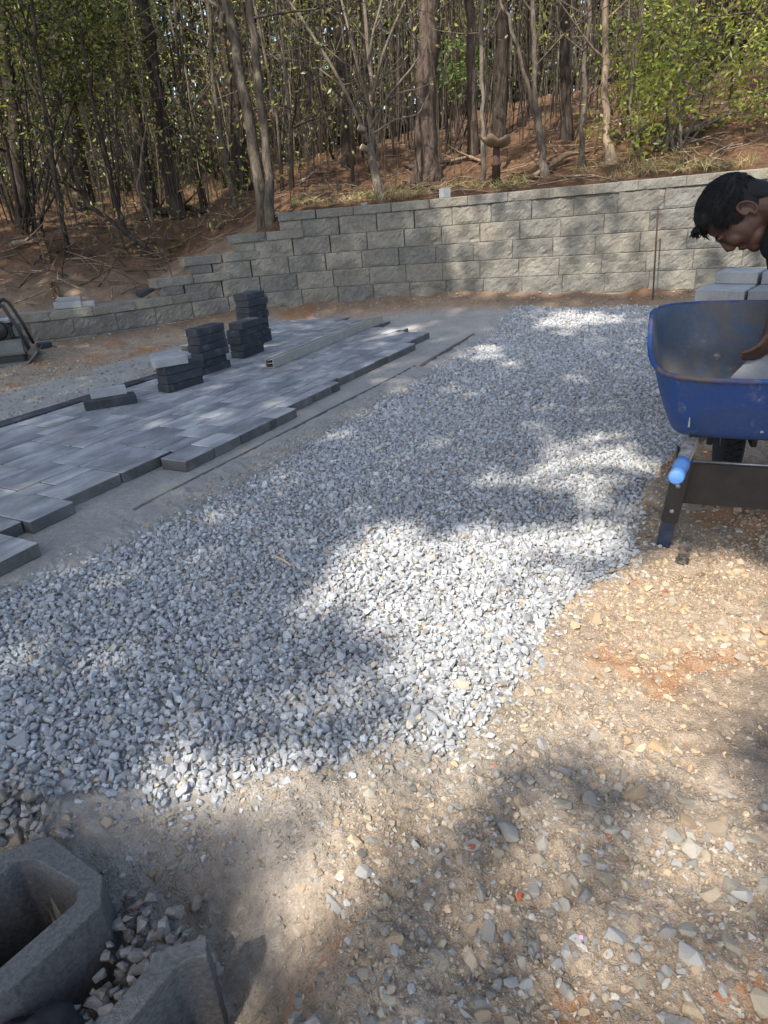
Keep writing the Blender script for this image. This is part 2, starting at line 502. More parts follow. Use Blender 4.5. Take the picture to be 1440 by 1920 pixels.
# ------------------------------------------------------------------ stones
def stone_variant(n, flat, seed, lo=.85, hi=1.1):
    r = np.random.default_rng(seed)
    p = r.normal(size=(n, 3)); p /= np.linalg.norm(p, axis=1)[:, None]
    p *= r.uniform(lo, hi, (n, 1))
    if lo < .8: p += r.normal(0, .12, 3)
    p *= np.array([1.0, r.uniform(.62, .9), flat * r.uniform(.8, 1.2)])
    bm = bmesh.new()
    for c in p: bm.verts.new(c)
    bmesh.ops.convex_hull(bm, input=bm.verts)
    loose = [v for v in bm.verts if not v.link_faces]
    for v in loose: bm.verts.remove(v)
    bmesh.ops.triangulate(bm, faces=bm.faces)
    bm.verts.index_update()
    Vv = np.array([v.co[:] for v in bm.verts]); Ff = np.array([[v.index for v in f.verts] for f in bm.faces])
    bm.free()
    return Vv, Ff
SV = [stone_variant(13, .68, 100 + i) for i in range(20)]         # crushed gravel
DV = [stone_variant(22, .55, 200 + i, .68, 1.15) for i in range(24)]         # flatter dirt stones
PVN = [stone_variant(7, .7, 300 + i) for i in range(8)]           # grit
def rot_mats(n, r, tilt=1.0):
    a = r.uniform(0, 2 * np.pi, n); b = r.normal(0, tilt, n); c = r.normal(0, tilt, n)
    ca, sa, cb, sb, cc, s_ = np.cos(a), np.sin(a), np.cos(b), np.sin(b), np.cos(c), np.sin(c)
    Z = np.zeros((n, 3, 3)); Z[:, 0, 0] = ca; Z[:, 0, 1] = -sa; Z[:, 1, 0] = sa; Z[:, 1, 1] = ca; Z[:, 2, 2] = 1
    X = np.zeros((n, 3, 3)); X[:, 0, 0] = 1; X[:, 1, 1] = cb; X[:, 1, 2] = -sb; X[:, 2, 1] = sb; X[:, 2, 2] = cb
    Y = np.zeros((n, 3, 3)); Y[:, 1, 1] = 1; Y[:, 0, 0] = cc; Y[:, 0, 2] = s_; Y[:, 2, 0] = -s_; Y[:, 2, 2] = cc
    return Z @ X @ Y
def scatter_mesh(name, P, size, col, variants, r, tilt, mat):
    n = len(P); k = r.integers(0, len(variants), n); Rm = rot_mats(n, r, tilt)
    Vs, Fs, Cs, off = [], [], [], 0
    for i, (vv_, ff_) in enumerate(variants):
        s_ = np.nonzero(k == i)[0]
        if not len(s_): continue
        W = np.einsum('nij,vj->nvi', Rm[s_], vv_) * size[s_][:, None, None] + P[s_][:, None, :]
        Vs.append(W.reshape(-1, 3))
        Fs.append((ff_[None] + (np.arange(len(s_)) * len(vv_))[:, None, None]).reshape(-1, 3) + off)
        Cs.append(np.repeat(col[s_], len(vv_), 0)); off += len(s_) * len(vv_)
    return np_mesh(name, np.concatenate(Vs), np.concatenate(Fs), np.concatenate(Cs), [mat])
def single_stones(name, P, size, col, variants, r, tilt, mat, parent):
    cache = {}
    Rm = rot_mats(len(P), r, tilt)
    for i in range(len(P)):
        k = int(r.integers(0, len(variants))); cq = int(r.integers(0, 4))
        key = (k, tuple(np.round(col[i], 1)))
        if key not in cache:
            vv_, ff_ = variants[k]
            cache[key] = np_mesh(name, vv_, ff_, np.repeat(col[i][None], len(vv_), 0), [mat])
        o = bpy.data.objects.new(name, cache[key])
        mm = Matrix(Rm[i].tolist()).to_4x4()
        o.matrix_basis = Matrix.Translation(Vector(P[i])) @ mm @ Matrix.Scale(float(size[i]), 4)
        link(o, parent)
def jitter_grid(x0, x1, y0, y1, st, r):
    gx, gy = np.meshgrid(np.arange(x0, x1, st), np.arange(y0, y1, st * .87))
    gx = gx + (np.arange(gx.shape[0]) % 2)[:, None] * st / 2
    gx = gx + r.uniform(-.42, .42, gx.shape) * st; gy = gy + r.uniform(-.42, .42, gy.shape) * st
    return gx.ravel(), gy.ravel()
def grey_cols(n, r):
    b = r.normal(.385, .065, n).clip(.2, .56)
    c = np.stack([b * .985, b, b * 1.01], 1)
    warm = r.random(n) < .05
    c[warm] = np.stack([b[warm] * 1.1, b[warm] * .95, b[warm] * .75], 1)
    return c
def in_view(x, y, mrg=330):
    px, py, zz = project(np.stack([x, y, np.zeros_like(x)], -1))
    return (px > -mrg) & (px < 1440 + mrg) & (py < 1920 + mrg) & (zz > 0)
r1 = np.random.default_rng(11)
gxs, gys, gss, gzs = [], [], [], []
for (ya, yb, st, sa, sb, lay) in ((.5, 2.2, .0138, .0070, .0145, 2), (2.2, 4.0, .0165, .0082, .0150, 1), (4.0, 9.0, .024, .011, .019, 1)):
    for l in range(lay):
        x, y = jitter_grid(-3.2, 4.8, ya, yb, st * (1 if l == 0 else 2.2), r1)
        k = in_view(x, y) & gravel_w(x + r1.normal(0, .035, len(x)), y + r1.normal(0, .035, len(x))) & (y - wy(x) < -.42 + .2 * (fbm(x * 4, y * 4, 2, 13) - .45))
        x, y = x[k], y[k]
        s_ = r1.uniform(sa, sb, len(x)) * np.exp(r1.normal(0, .25, len(x)))
        gxs.append(x); gys.append(y); gss.append(s_); gzs.append(zg(x, y) - .010 + r1.uniform(-.004, .004, len(x)) + l * .009)
x, y = jitter_grid(-2.6, 4.6, .7, 8.4, .040, r1)                      # strays past the edge of the gravel
k = in_view(x, y) & ~gravel_w(x, y) & (gravel_w(x + .09, y) | gravel_w(x - .09, y) | gravel_w(x, y + .1) | gravel_w(x, y - .08)) & (y - wy(x) < -.15)
k &= (r1.random(len(x)) < .8)
x, y = x[k], y[k]
gxs.append(x); gys.append(y); gss.append(r1.uniform(.005, .013, len(x))); gzs.append(zg(x, y) + .001)
gx = np.concatenate(gxs); gy = np.concatenate(gys); gs = np.concatenate(gss); gz = np.concatenate(gzs)
gc = grey_cols(len(gx), r1)
GP = np.stack([gx, gy, gz], 1)
px, py, zz = project(GP)
app = gs / zz * ((px > 0) & (px < 1440) & (py < 1920)) * (1 + .3 * (gz > zg(gx, gy) - .006))
big = np.argsort(-app)[:300]
rest = np.ones(len(gx), bool); rest[big] = False
bed = obj('gravel_bed', scatter_mesh('gravel', GP[rest], gs[rest], gc[rest], SV, r1, .9, M['stone']))
tag(bed, 'spread of grey crushed stone gravel', kind='stuff')
single_stones('gravel_stone', GP[big], gs[big], gc[big], SV, r1, .9, M['stone'], bed)
NGRAV = len(gx)

# stones and grit in the dirt
r2 = np.random.default_rng(12)
def dirt_cols(n, r):
    base = np.array([[.34, .275, .20], [.35, .285, .21], [.33, .295, .24], [.30, .275, .23], [.35, .295, .22], [.30, .285, .26], [.37, .28, .185], [.26, .24, .21], [.33, .315, .285]])
    c = base[r.integers(0, len(base), n)] * np.exp(r.normal(0, .16, (n, 1)))
    o = r.random(n) < .003
    c[o] = np.array([.38, .17, .09])
    return c.clip(.05, .6)
def dirt_ok(x, y):
    u_, v_ = uv(x, y)
    blk = inpoly(x, y, [(-.60, .885), (-.748, 1.0), (-1.1, 1.0), (-1.1, .5), (-.30, .5), (-.355, .76), (-.44, .74)])
    return in_view(x, y) & ~gravel_w(x, y) & (v_ > -2.2) & (y - wy(x) < -.3) & ~blk
def dens(x, y): return .12 + 2.3 * np.clip(fbm(x * 2.6, y * 2.6, 4, 71) - .32, 0, 1)
px_, py_, ps_ = [], [], []
for (st, sa, sb, ymax, pr) in ((.0078, .0016, .0045, 2.0, .95), (.0145, .004, .0075, 3.2, .8), (.024, .006, .010, 4.5, .75), (.044, .009, .014, 5, .65), (.070, .013, .024, 3.0, .7)):
    x, y = jitter_grid(-1.0, 3.6, .5, ymax, st, r2)
    k = dirt_ok(x, y) & (r2.random(len(x)) < pr * dens(x, y) * 1.25)
    x, y = x[k], y[k]
    px_.append(x); py_.append(y); ps_.append(r2.uniform(sa, sb, len(x)) * np.exp(r2.normal(0, .18, len(x))))
# the coarser stones that lie thick towards the lower right
x, y = jitter_grid(-.1, 1.1, .52, 1.5, .040, r2)
k = dirt_ok(x, y) & (fbm(x * 3.2, y * 3.2, 3, 77) > .40) & (r2.random(len(x)) < .62) & (y + .45 * x < 1.45)
px_.append(x[k]); py_.append(y[k]); ps_.append(r2.uniform(.008, .021, k.sum()) * np.exp(r2.normal(0, .2, k.sum())))
# dirt at left of the patio and along the wall base: small debris
x, y = jitter_grid(-5.5, 5.0, 5.0, 8.6, .09, r2)
u_, v_ = uv(x, y)
k = ((v_ < -5.2) | (y - wy(x) > -.35)) & (y - wy(x) < -.05) & (r2.random(len(x)) < .6)
px_.append(x[k]); py_.append(y[k]); ps_.append(r2.uniform(.008, .022, k.sum()))
x, y = jitter_grid(-4.5, -1.5, 3.6, 7.5, .05, r2)
u_, v_ = uv(x, y)
k = (v_ < -4.35) & (u_ < 4.6) & in_view(x, y) & (r2.random(len(x)) < .8)
px_.append(x[k]); py_.append(y[k]); ps_.append(r2.uniform(.007, .018, k.sum()))
dx = np.concatenate(px_); dy = np.concatenate(py_); ds = np.concatenate(ps_)
dz = zg(dx, dy) + (fbm(dx * 26, dy * 26, 4, 41) - .47) * .0375 + ds * np.where(ds > .011, r2.uniform(-.35, .15, len(ds)), .0)
dc = dirt_cols(len(dx), r2)
warm_ = (sstep(.2, .7, dx) * sstep(.85, 1.2, dy))[:, None]
dc = dc * (1 - warm_) + dc * np.array([1.22, 1.06, .90]) * warm_
DP = np.stack([dx, dy, dz], 1)
pxx, pyy, zz = project(DP)
app = ds / zz * ((pxx > 0) & (pxx < 1440) & (pyy < 1915) & (pyy > 850))
bigd = np.argsort(-app)[:300]
rest = np.ones(len(dx), bool); rest[bigd] = False
grit = ds < .0085
o = obj('loose_grit', scatter_mesh('grit', DP[rest & grit], ds[rest & grit], dc[rest & grit], PVN, r2, .8, M['stone']), ground)
tag(o, kind='stuff')
o = obj('pebbles', scatter_mesh('pebbles', DP[rest & ~grit], ds[rest & ~grit], dc[rest & ~grit], DV, r2, .3, M['stone']), ground)
tag(o, kind='stuff')
single_stones('stone', DP[bigd], ds[bigd], dc[bigd], DV, r2, .3, M['stone'], ground)
# rocks packed round the hollow blocks in the trench
x, y = jitter_grid(-1.15, -.18, .45, 1.12, .025, r2)
k = inpoly(x, y, [(-.60, .93), (-.52, .90), (-.38, .80), (-.36, .76), (-.50, .5), (-.66, .5), (-.60, .72), (-.57, .86)]) | inpoly(x, y, [(-1.15, 1.12), (-.80, 1.10), (-.72, 1.02), (-.86, .99), (-1.15, .85)]) | inpoly(x, y, [(-.20, .66), (-.10, .68), (-.08, .45), (-.18, .45)])
x, y = x[k], y[k]
x = np.concatenate([x, x + r2.uniform(-.015, .015, len(x))]); y = np.concatenate([y, y + r2.uniform(-.015, .015, len(y))])
tz_ = np.maximum(zg(x, y), -.13) + np.repeat([.0, .028], len(x) // 2) + r2.uniform(0, .012, len(x))
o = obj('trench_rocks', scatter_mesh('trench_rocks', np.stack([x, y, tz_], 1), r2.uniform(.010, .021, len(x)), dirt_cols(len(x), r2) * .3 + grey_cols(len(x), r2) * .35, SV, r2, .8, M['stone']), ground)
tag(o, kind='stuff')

# ------------------------------------------------------------------ retaining wall of split-face blocks
BW, BH, BD = .457, .2, .27
def split_block(seed, W, H, D, amp, nx=11, nz=6):
    r = np.random.default_rng(seed)
    g = .0009
    xs = np.concatenate([[-W / 2 + g], np.linspace(-W / 2 + g + .007, W / 2 - g - .007, nx - 2), [W / 2 - g]])
    zs = np.concatenate([[g * .6], np.linspace(g * .6 + .007, H - g * .6 - .007, nz - 2), [H - g * .6]])
    X, Z = np.meshgrid(xs, zs)
    ex = np.ones(nx); ex[[0, -1]] = .55; ex[[1, -2]] = .95; ez = np.ones(nz); ez[[0, -1]] = .5; ez[[1, -2]] = .95
    prof = ex[None, :] * ez[:, None]
    Y = -prof * (amp * .25 + amp * 1.8 * (fbm(X * 9 + seed * 7.3, Z * 12 + seed * 3.1, 5, seed) - .2)) + r.normal(0, amp * .09, X.shape) * prof
    v = [(X[j, i], Y[j, i], Z[j, i]) for j in range(nz) for i in range(nx)]
    f = [(j * nx + i, j * nx + i + 1, (j + 1) * nx + i + 1, (j + 1) * nx + i) for j in range(nz - 1) for i in range(nx - 1)]
    mi = [0] * len(f)
    b = len(v)
    v += [(-W / 2 + g, D, g), (W / 2 - g, D, g), (W / 2 - g, D, H - g), (-W / 2 + g, D, H - g)]
    bot = [i for i in range(nx)]; top = [(nz - 1) * nx + i for i in range(nx)]
    lef = [j * nx for j in range(nz)]; rig = [j * nx + nx - 1 for j in range(nz)]
    f += [tuple(reversed(bot)) + (b, b + 1), tuple(top) + (b + 2, b + 3), tuple(lef) [::1] + (b + 3, b), tuple(reversed(rig)) + (b + 1, b + 2), (b + 1, b, b + 3, b + 2)]
    mi += [1, 1, 1, 1, 1]
    me = bpy.data.meshes.new('block'); me.from_pydata(v, [], f)
    me.materials.append(M['block']); me.materials.append(M['block'])
    me.polygons.foreach_set('material_index', mi)
    bm = bmesh.new(); bm.from_mesh(me); bmesh.ops.recalc_face_normals(bm, faces=bm.faces); bm.to_mesh(me); bm.free()
    return me
FULL = [split_block(500 + i, BW, BH, BD, .022, 18, 10) for i in range(10)]
CAPS = [split_block(540 + i, BW, .1, BD + .03, .016, 18, 6) for i in range(7)]
HALF = [split_block(560 + i, .27, .1, BD, .014, 11, 6) for i in range(3)]
# arc-length table of the wall line
_seg = np.concatenate([[0], np.cumsum(np.hypot(np.diff(_fx), np.diff(_fy)))])
def s_of_x(x): return float(np.interp(x, _fx, _seg))
def x_of_s(s): return float(np.interp(s, _seg, _fx))
wall = empty('retaining_wall', (0.5, float(wy(.5)), 0))
tag(wall, 'long stepped retaining wall of grey split-face concrete blocks below the woods', 'wall')
_wl = Vector(wall.location)
def put_block(me, s, zb, course, name='wall_block', back=0.0):
    x = x_of_s(s); y = float(wy(x))
    x2 = x_of_s(s + .1); th = math.atan2(float(wy(x2)) - float(wy(x_of_s(s - .1))), x2 - x_of_s(s - .1))
    nrm = Vector((-math.sin(th), math.cos(th), 0))
    p = Vector((x, y, 0)) + nrm * (course * .019 + back + random.uniform(-.004, .004))
    p.z = zb + float(zoff(x))
    o = bpy.data.objects.new(name, me)
    o.location = p - _wl
    o.rotation_euler = (-.02, -math.atan(.018) + random.uniform(-.004, .004), th + random.uniform(-.008, .008))
    link(o, wall)
def course(zb, xa, xb, c, phase, first_half=None):
    s = s_of_x(xa)
    e = s_of_x(xb)
    s += BW * phase
    while s < e:
        put_block(random.choice(FULL), s + BW / 2, zb, c); s += BW
course(0.0, -9, 8, 0, 0)
course(.2, -9, 8, 1, .5)
course(.4, -2.20, 8, 2, 0); put_block(HALF[0], s_of_x(-2.325), .5, 2)
course(.6, -1.87, 8, 3, 0); put_block(HALF[1], s_of_x(-1.995), .7, 3)
course(.8, -1.36, 8, 4, 0); put_block(HALF[2], s_of_x(-1.485), .9, 4)
course(1.0, -.78, 8, 5, 0); put_block(HALF[0], s_of_x(-.905), 1.1, 5)
def caps(zb, xa, xb, c):
    s = s_of_x(xa); e = s_of_x(xb)
    while s < e - .05:
        put_block(random.choice(CAPS), s + BW / 2, zb, c, 'cap_block', -.02); s += BW
caps(1.2, -1.05, 8, 5.4)
caps(1.0, -1.66, -.78, 4.4)
caps(.8, -2.16, -1.30, 3.4)
caps(.6, -2.48, -1.75, 2.4)
caps(.4, -9, -2.12, 1.4)
def wall_top(x, course=5.4): return float(wy(x)) + course * .019

# ------------------------------------------------------------------ patio of pavers
mod = .115
patio = empty('patio', (*from_uv(3.5, -3.3), 0))
tag(patio, 'partly laid patio of streaky blue-grey pavers with a jagged right edge', kind='structure')
_pl = Vector(patio.location)
def paver_mesh(L, W, H, mat, side=None, bev=.004):
    me = MB().box(-W / 2, W / 2, -L / 2, L / 2, 0, H).mesh('paver', [mat, side or mat], bevel=bev, bseg=1)
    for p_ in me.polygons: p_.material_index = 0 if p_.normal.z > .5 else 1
    return me
_pm = {}
def pmesh(L, W, H, key):
    k = (round(L, 3), round(W, 3), round(H, 3), key)
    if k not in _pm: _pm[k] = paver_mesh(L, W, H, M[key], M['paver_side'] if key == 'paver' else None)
    return _pm[k]
TE = [(-5, -2.31), (1.40, -2.31), (1.401, -2.52), (1.63, -2.52), (1.631, -2.60), (2.315, -2.60), (2.316, -2.39), (3.37, -2.39), (3.371, -2.475), (4.07, -2.475), (4.071, -2.54),
      (5.52, -2.54), (5.521, -2.64), (6.15, -2.64), (6.151, -2.98), (6.38, -2.98), (6.381, -3.42), (6.75, -3.42), (6.751, -4.0), (7.0, -4.0), (7.01, -9)]
def v_right(u): return np.interp(u, [t[0] for t in TE], [t[1] for t in TE])
def v_left(u): return -4.11 if u < 4.4 else (-4.57 if u < 5.1 else -4.95)
U0, U1, V0 = .595, 7.05, -4.98
nu = int((U1 - U0) / mod); nv = int((-2.28 - V0) / mod) + 1
# rows hang from the right edge so that the teeth come out where they stand
occ = np.zeros((nu, nv), bool)
rp = random.Random(5)
PZ = .0
def cell_ok(i, j):
    u = U0 + (i + .5) * mod; v = V0 + (j + .5) * mod
    return v_left(u) + .01 < v < v_right(u) - .02
for j in range(nv):
    for i in range(nu): occ[i, j] = not cell_ok(i, j)
shapes = [(3, 2), (3, 2), (2, 2), (2, 2), (2, 1), (2, 1), (3, 1), (2, 3), (3, 3)]
for i in range(nu):
    for j in range(nv):
        if occ[i, j]: continue
        opts = shapes[:]; rp.shuffle(opts)
        opts += [(2, 1), (1, 2), (1, 1)]
        for (a, b) in opts:
            if i + a <= nu and j + b <= nv and not occ[i:i + a, j:j + b].any(): break
        occ[i:i + a, j:j + b] = True
        L = a * mod - .0065; W_ = b * mod - .0065
        u = U0 + (i + a / 2) * mod; v = V0 + (j + b / 2) * mod
        if j + b >= nv or not cell_ok(i, j + b):            # the free right edge follows the teeth
            vr_ = float(v_right(u)); vl_ = V0 + j * mod + .003
            W_ = round(vr_ - vl_, 2); v = vl_ + W_ / 2
        x, y = from_uv(u, v)
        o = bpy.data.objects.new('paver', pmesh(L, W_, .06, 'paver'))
        o.location = Vector((x, y, PZ + rp.uniform(-.0012, .0012))) - _pl
        o.rotation_euler = (rp.uniform(-.003, .003), rp.uniform(-.003, .003), -PA + rp.uniform(-.006, .006))
        link(o, patio)
# dark border course along the left edge
for k in range(10):
    u = 1.0 + k * .345
    x, y = from_uv(u + .17, -4.175)
    o = bpy.data.objects.new('border_paver', pmesh(.34, .118, .06, 'paver_dark'))
    o.location = Vector((x, y, -.004 + rp.uniform(-.002, .002))) - _pl
    o.rotation_euler = (rp.uniform(-.01, .01), rp.uniform(-.01, .01), -PA + rp.uniform(-.02, .02))
    link(o, patio)

# ------------------------------------------------------------------ pipes, channel, stake
def lay_pipe(a, b, r, label):
    a = np.array([*a, -.004 if r < .012 else r - .009]); b = np.array([*b, -.002 if r < .012 else r - .009])
    pts = [a + (b - a) * t for t in np.linspace(0, 1, 9)]
    for p in pts[1:-1]: p[0] += random.uniform(-.004, .004); p[2] += random.uniform(-.005, .005) if r < .012 else 0
    inner = [pts[0], pts[-1]]
    mb = MB().tube(pts, [r] * 9, 10)
    o = mb.build('screed_pipe', M['pipe'], None, True)
    return tag(o, label, 'pipe', 'screed pipes bedded in the sand')
pa = [at_z(px, py, 0.01)[:2] for px, py in ((250, 952), (778, 684), (782, 684), (962, 583))]
lay_pipe(pa[0], pa[1], .010, 'long thin rusty screed pipe half buried in sand beside the patio edge')
lay_pipe(pa[2] + np.array([.03, -.02]), pa[3], .014, 'short dark screed pipe between sand and gravel near the wall')
# aluminium channel lying on the pavers
ca = at_z(506, 690, .065); cb = at_z(712, 604, .065)
L = float(np.linalg.norm(cb[:2] - ca[:2])); hd = math.atan2(cb[0] - ca[0], cb[1] - ca[1])
ch = empty('aluminium_channel', (ca[0], ca[1], .063), -hd)
tag(ch, 'long hollow aluminium straightedge beam lying across the pavers', 'beam')
mb = MB()
wd, ht, tk = .075, .075, .006
mb.box(-wd / 2, -wd / 2 + tk, 0, L, 0, ht); mb.box(wd / 2 - tk, wd / 2, 0, L, 0, ht)
mb.box(-wd / 2 + tk, wd / 2 - tk, 0, L, 0, tk); mb.box(-wd / 2 + tk, -.012, 0, L, ht - tk, ht); mb.box(.012, wd / 2 - tk, 0, L, ht - tk, ht)
mb.box(-wd / 2 + tk, wd / 2 - tk, 0.0, L, ht * .5, ht * .5 + .004)
mb.build('channel_section', M['alu'], ch)
MB().box(-.02, .02, -.0005, L, ht - .012, ht - .0085).build('top_slot', M['alu'], ch)
# stake in front of the wall
sb = at_y(1222, 582, 7.05); st_ = at_y(1234, 388, 7.15)
sb[2] = zg1(sb[0], sb[1]) - .05
nn = 40
mb = MB().tube([sb + (st_ - sb) * t for t in np.linspace(0, 1, nn)], [.0075 + .0012 * (i % 2) for i in range(nn)], 8)
tag(mb.build('rebar_stake', M['rebar']), 'thin rusty rebar stake standing upright in front of the wall', 'stake')

# ------------------------------------------------------------------ loose pavers and stacks
NUMW = ['lowest', 'second', 'third', 'fourth', 'fifth', 'sixth', 'seventh', 'eighth']
def stack(corner, heading, n, where, mats=None, L=.34, W=.12, H=.06, z0=.0605, jit=.018, seed=0, group=None, tops=None):
    """corner: nearest bottom corner; the long side runs away along heading"""
    r = random.Random(seed)
    h = Vector((math.sin(heading), math.cos(heading), 0)); e = Vector((-math.cos(heading), math.sin(heading), 0))
    for i in range(n):
        key = mats[i] if mats else 'paver_dark'
        p = Vector((*corner, 0)) + h * (L / 2 + r.uniform(-jit, jit)) + e * (W / 2 + r.uniform(-jit, jit))
        p.z = z0 + i * (H + .0008)
        o = obj('loose_paver', pmesh(L, W, H, key), None, p, (0, 0, -heading + r.uniform(-.07, .07)))
        cname = {'paver_dark': 'charcoal', 'paver_light': 'pale grey', 'paver': 'blue-grey'}[key]
        pos = 'topmost' if i == n - 1 else NUMW[i]
        tag(o, f'{cname} paver, {pos} from the bottom of {where}' if pos not in ('topmost', 'lowest') else f'{cname} paver, {pos} of {where}', 'paver', group or 'pavers stacked on the patio')
c1 = at_z(321, 737, .06)[:2]
stack(c1, math.radians(36), 3, 'the low three-high dark stack', seed=1)
o = obj('loose_paver', pmesh(.24, .118, .06, 'paver_light'), None, (c1[0] + .00, c1[1] + .11, .0605 + 3 * .0608 + .0005), (0, 0, -math.radians(58)))
tag(o, 'pale grey paver lying crosswise on top of the low dark stack', 'paver', 'pavers stacked on the patio')
c2 = at_z(384, 706, .06)[:2]
stack(c2, math.radians(27), 6, 'the six-high dark stack behind the low one', seed=2)
c3 = at_z(461, 672, .06)[:2]
stack(c3, math.radians(22), 5, 'the five-high dark stack right of the six-high one', seed=3, W=.14)
c4 = at_z(484, 645, .06)[:2]
stack(c4 + np.array([-.03, -.12]), math.radians(24), 8, 'the tallest dark stack nearest the wall', seed=4, W=.15)
for k, (px, py, hd) in enumerate(((318, 690, 60), (330, 678, 55))):
    c = at_z(px, py, .06)[:2]
    for i in range(2 - k):
        o = obj('loose_paver', pmesh(.24, .23, .06, 'paver_light'), None, (c[0], c[1], .0605 + i * .061 if k == 0 else .0605), (0, 0, -math.radians(hd)))
        tag(o, ['pale grey paver at the bottom behind the low dark stack', 'pale grey paver on another pale one behind the low dark stack', 'pale grey paver flat behind the six-high dark stack'][k * 2 + i], 'paver', 'pale pavers behind the stacks')
cs = at_z(161, 772, .06)[:2]
hd = math.radians(64)
h = np.array([math.sin(hd), math.cos(hd)]); e = np.array([-math.cos(hd), math.sin(hd)])
p = cs + h * .17 + e * .062
o = obj('loose_paver', pmesh(.34, .122, .06, 'paver_dark'), None, (p[0], p[1], .0605), (0, 0, -hd))
tag(o, 'single charcoal paver lying flat at the left edge of the patio', 'paver')
p = cs + h * .175 + e * .17
o = obj('loose_paver', pmesh(.235, .118, .06, 'paver_light'), None, (p[0], p[1], .0605 + .059), (0, math.pi / 2, -hd))
o.rotation_euler = Matrix.Rotation(-hd, 3, 'Z').to_euler()
o.rotation_euler = (Matrix.Rotation(-hd, 3, 'Z') @ Matrix.Rotation(math.radians(90), 3, 'Y')).to_euler()
o.location = (p[0] - e[0] * .03, p[1] - e[1] * .03, .0605 + .0595)
tag(o, 'grey paver standing on edge behind the single charcoal paver', 'paver')
# small loose pieces near the wall
def loose(name, px, py, z, dims, mat, rot, label, cat, Y=None):
    p = at_y(px, py, Y) if Y else at_z(px, py, z)
    if z is None: z = zg1(p[0], p[1]) - .01
    L_, W_, H_ = dims
    o = MB().box(-L_ / 2, L_ / 2, -W_ / 2, W_ / 2, 0, H_).build(name, M[mat], None, False, .006)
    o.location = (p[0], p[1], z); o.rotation_euler = rot
    return tag(o, label, cat)
xx = at_y(834, 366, 8.35)[0]
loose('wall_topper', 834, 366, 1.30 + float(zoff(xx)), (.10, .10, .105), 'cutface', (0, 0, .5), 'small upright grey concrete piece standing on the wall cap', 'concrete piece', Y=wall_top(1.0) + .12)
loose('cap_offcut', 682, 380, 1.30 + float(zoff(.0)), (.07, .05, .03), 'cutface', (0, 0, .2), 'tiny pale chip lying on the wall cap left of the upright piece', 'concrete chip', Y=wall_top(-.05) + .13)
xl = at_y(140, 565, 7.75)[0]
zl = .5 + float(zoff(xl)) + .001
yl = wall_top(xl, 1.4) + .12
for i, (dxx, L_, W_, H_, lab) in enumerate(((0, .30, .2, .075, 'grey block lying lowest on the low wall cap beside leaves'), (.02, .26, .16, .035, 'thin slab on top of the block on the low wall'),)):
    loose('cap_remnant', 130, 565, zl + i * .076, (L_, W_, H_), 'cutface', (0, 0, .12 + i * .2), lab, 'concrete piece', Y=yl)
loose('cap_remnant', 166, 570, zl, (.16, .09, .06), 'paver', (0, 0, .1), 'small brown-grey brick lying on the low wall cap', 'brick', Y=yl - .02)
pS = on_terrain(282, 548, 7.9)
o = MB().box(-.15, .15, -.09, .09, 0, .05).build('flat_slab', M['paver_dark'], None, False, .006); o.location = (pS[0], pS[1], pS[2] - .005); o.rotation_euler = (.1, -.2, .5)
tag(o, 'dark slab leaning on the bank beside the lowest wall step', 'slab')
pS = at_z(85, 658, 0.03)
o = MB().box(-.07, .07, -.05, .05, 0, .05).build('flat_slab', M['paver_dark'], None, False, .006); o.location = (pS[0], pS[1], zg1(pS[0], pS[1])); o.rotation_euler = (.06, .05, .7)
tag(o, 'small blue-grey paver chunk on the dirt right of the compactor', 'slab')

# pallet of pale pavers behind the wheelbarrow
pc = at_t(1300, 566, 3.35)
hd = math.radians(-62)
hx = Vector((math.sin(math.radians(58)), math.cos(math.radians(58)), 0)); ex = Vector((math.cos(math.radians(58)), -math.sin(math.radians(58)), 0))
org = Vector((pc[0], pc[1], 0))
pal = empty('wooden_pallet', org + Vector((.38, .15, 0)))
tag(pal, 'wooden pallet under the stacked pavers behind the wheelbarrow', 'pallet')
rotz = math.radians(-32)
for k in range(5):
    MB().box(.01, .47, .01 + k * .145, .11 + k * .145, .09, .11).build('deck_board', M['deadwood'], pal)
for k in range(3):
    MB().box(.015 + k * .19, .085 + k * .19, .01, .69, 0.005, .0895).build('stringer', M['deadwood'], pal)
pal.rotation_euler = (0, 0, math.radians(-40)); pal.location = org
topz = pc[2]
nl = max(4, int((topz + .06 - .115) / .0605))
base = topz + .0 - nl * .0605 + .06
a0 = math.radians(-40)
ux = Vector((math.cos(a0), math.sin(a0), 0)); uy = Vector((-math.sin(a0), math.cos(a0), 0))
rk = random.Random(9)
LAY = ['lowest', 'second', 'third', 'fourth', 'fifth', 'sixth', 'seventh', 'eighth', 'ninth', 'tenth', 'eleventh', 'twelfth']
def pallet_paver(cx, cy, z, L_, W_, label, rot=0.0):
    p = org + ux * cx + uy * cy
    o = obj('pallet_paver', pmesh(L_, W_, .06, 'paver_light'), None, (p.x + rk.uniform(-.004, .004), p.y + rk.uniform(-.004, .004), z), (0, 0, a0 + rot + rk.uniform(-.015, .015)))
    tag(o, label, 'paver', 'pavers piled on the pallet')
for l in range(nl):
    z = .1105 + l * ((topz - .061 - .1105) / (nl - 1))
    for i in range(2):
        for j in range(2):
                pallet_paver(.12 + i * .24, .175 + j * .35, z, .34, .232, f'pale grey paver in the {LAY[l]} layer of the pile on the pallet')
ztop = .1105 + (nl - 1) * ((topz - .061 - .1105) / (nl - 1)) + .061
pallet_paver(.12, .175, ztop, .34, .232, 'pale grey paver at the front left corner of the pile behind the wheelbarrow')
pallet_paver(.365, .175, ztop, .34, .232, 'pale grey paver second from the left in the top full row behind the wheelbarrow')
pallet_paver(.13, .36, ztop + .061, .23, .20, 'pale grey paver highest at the left of the pile under the man\'s chin')
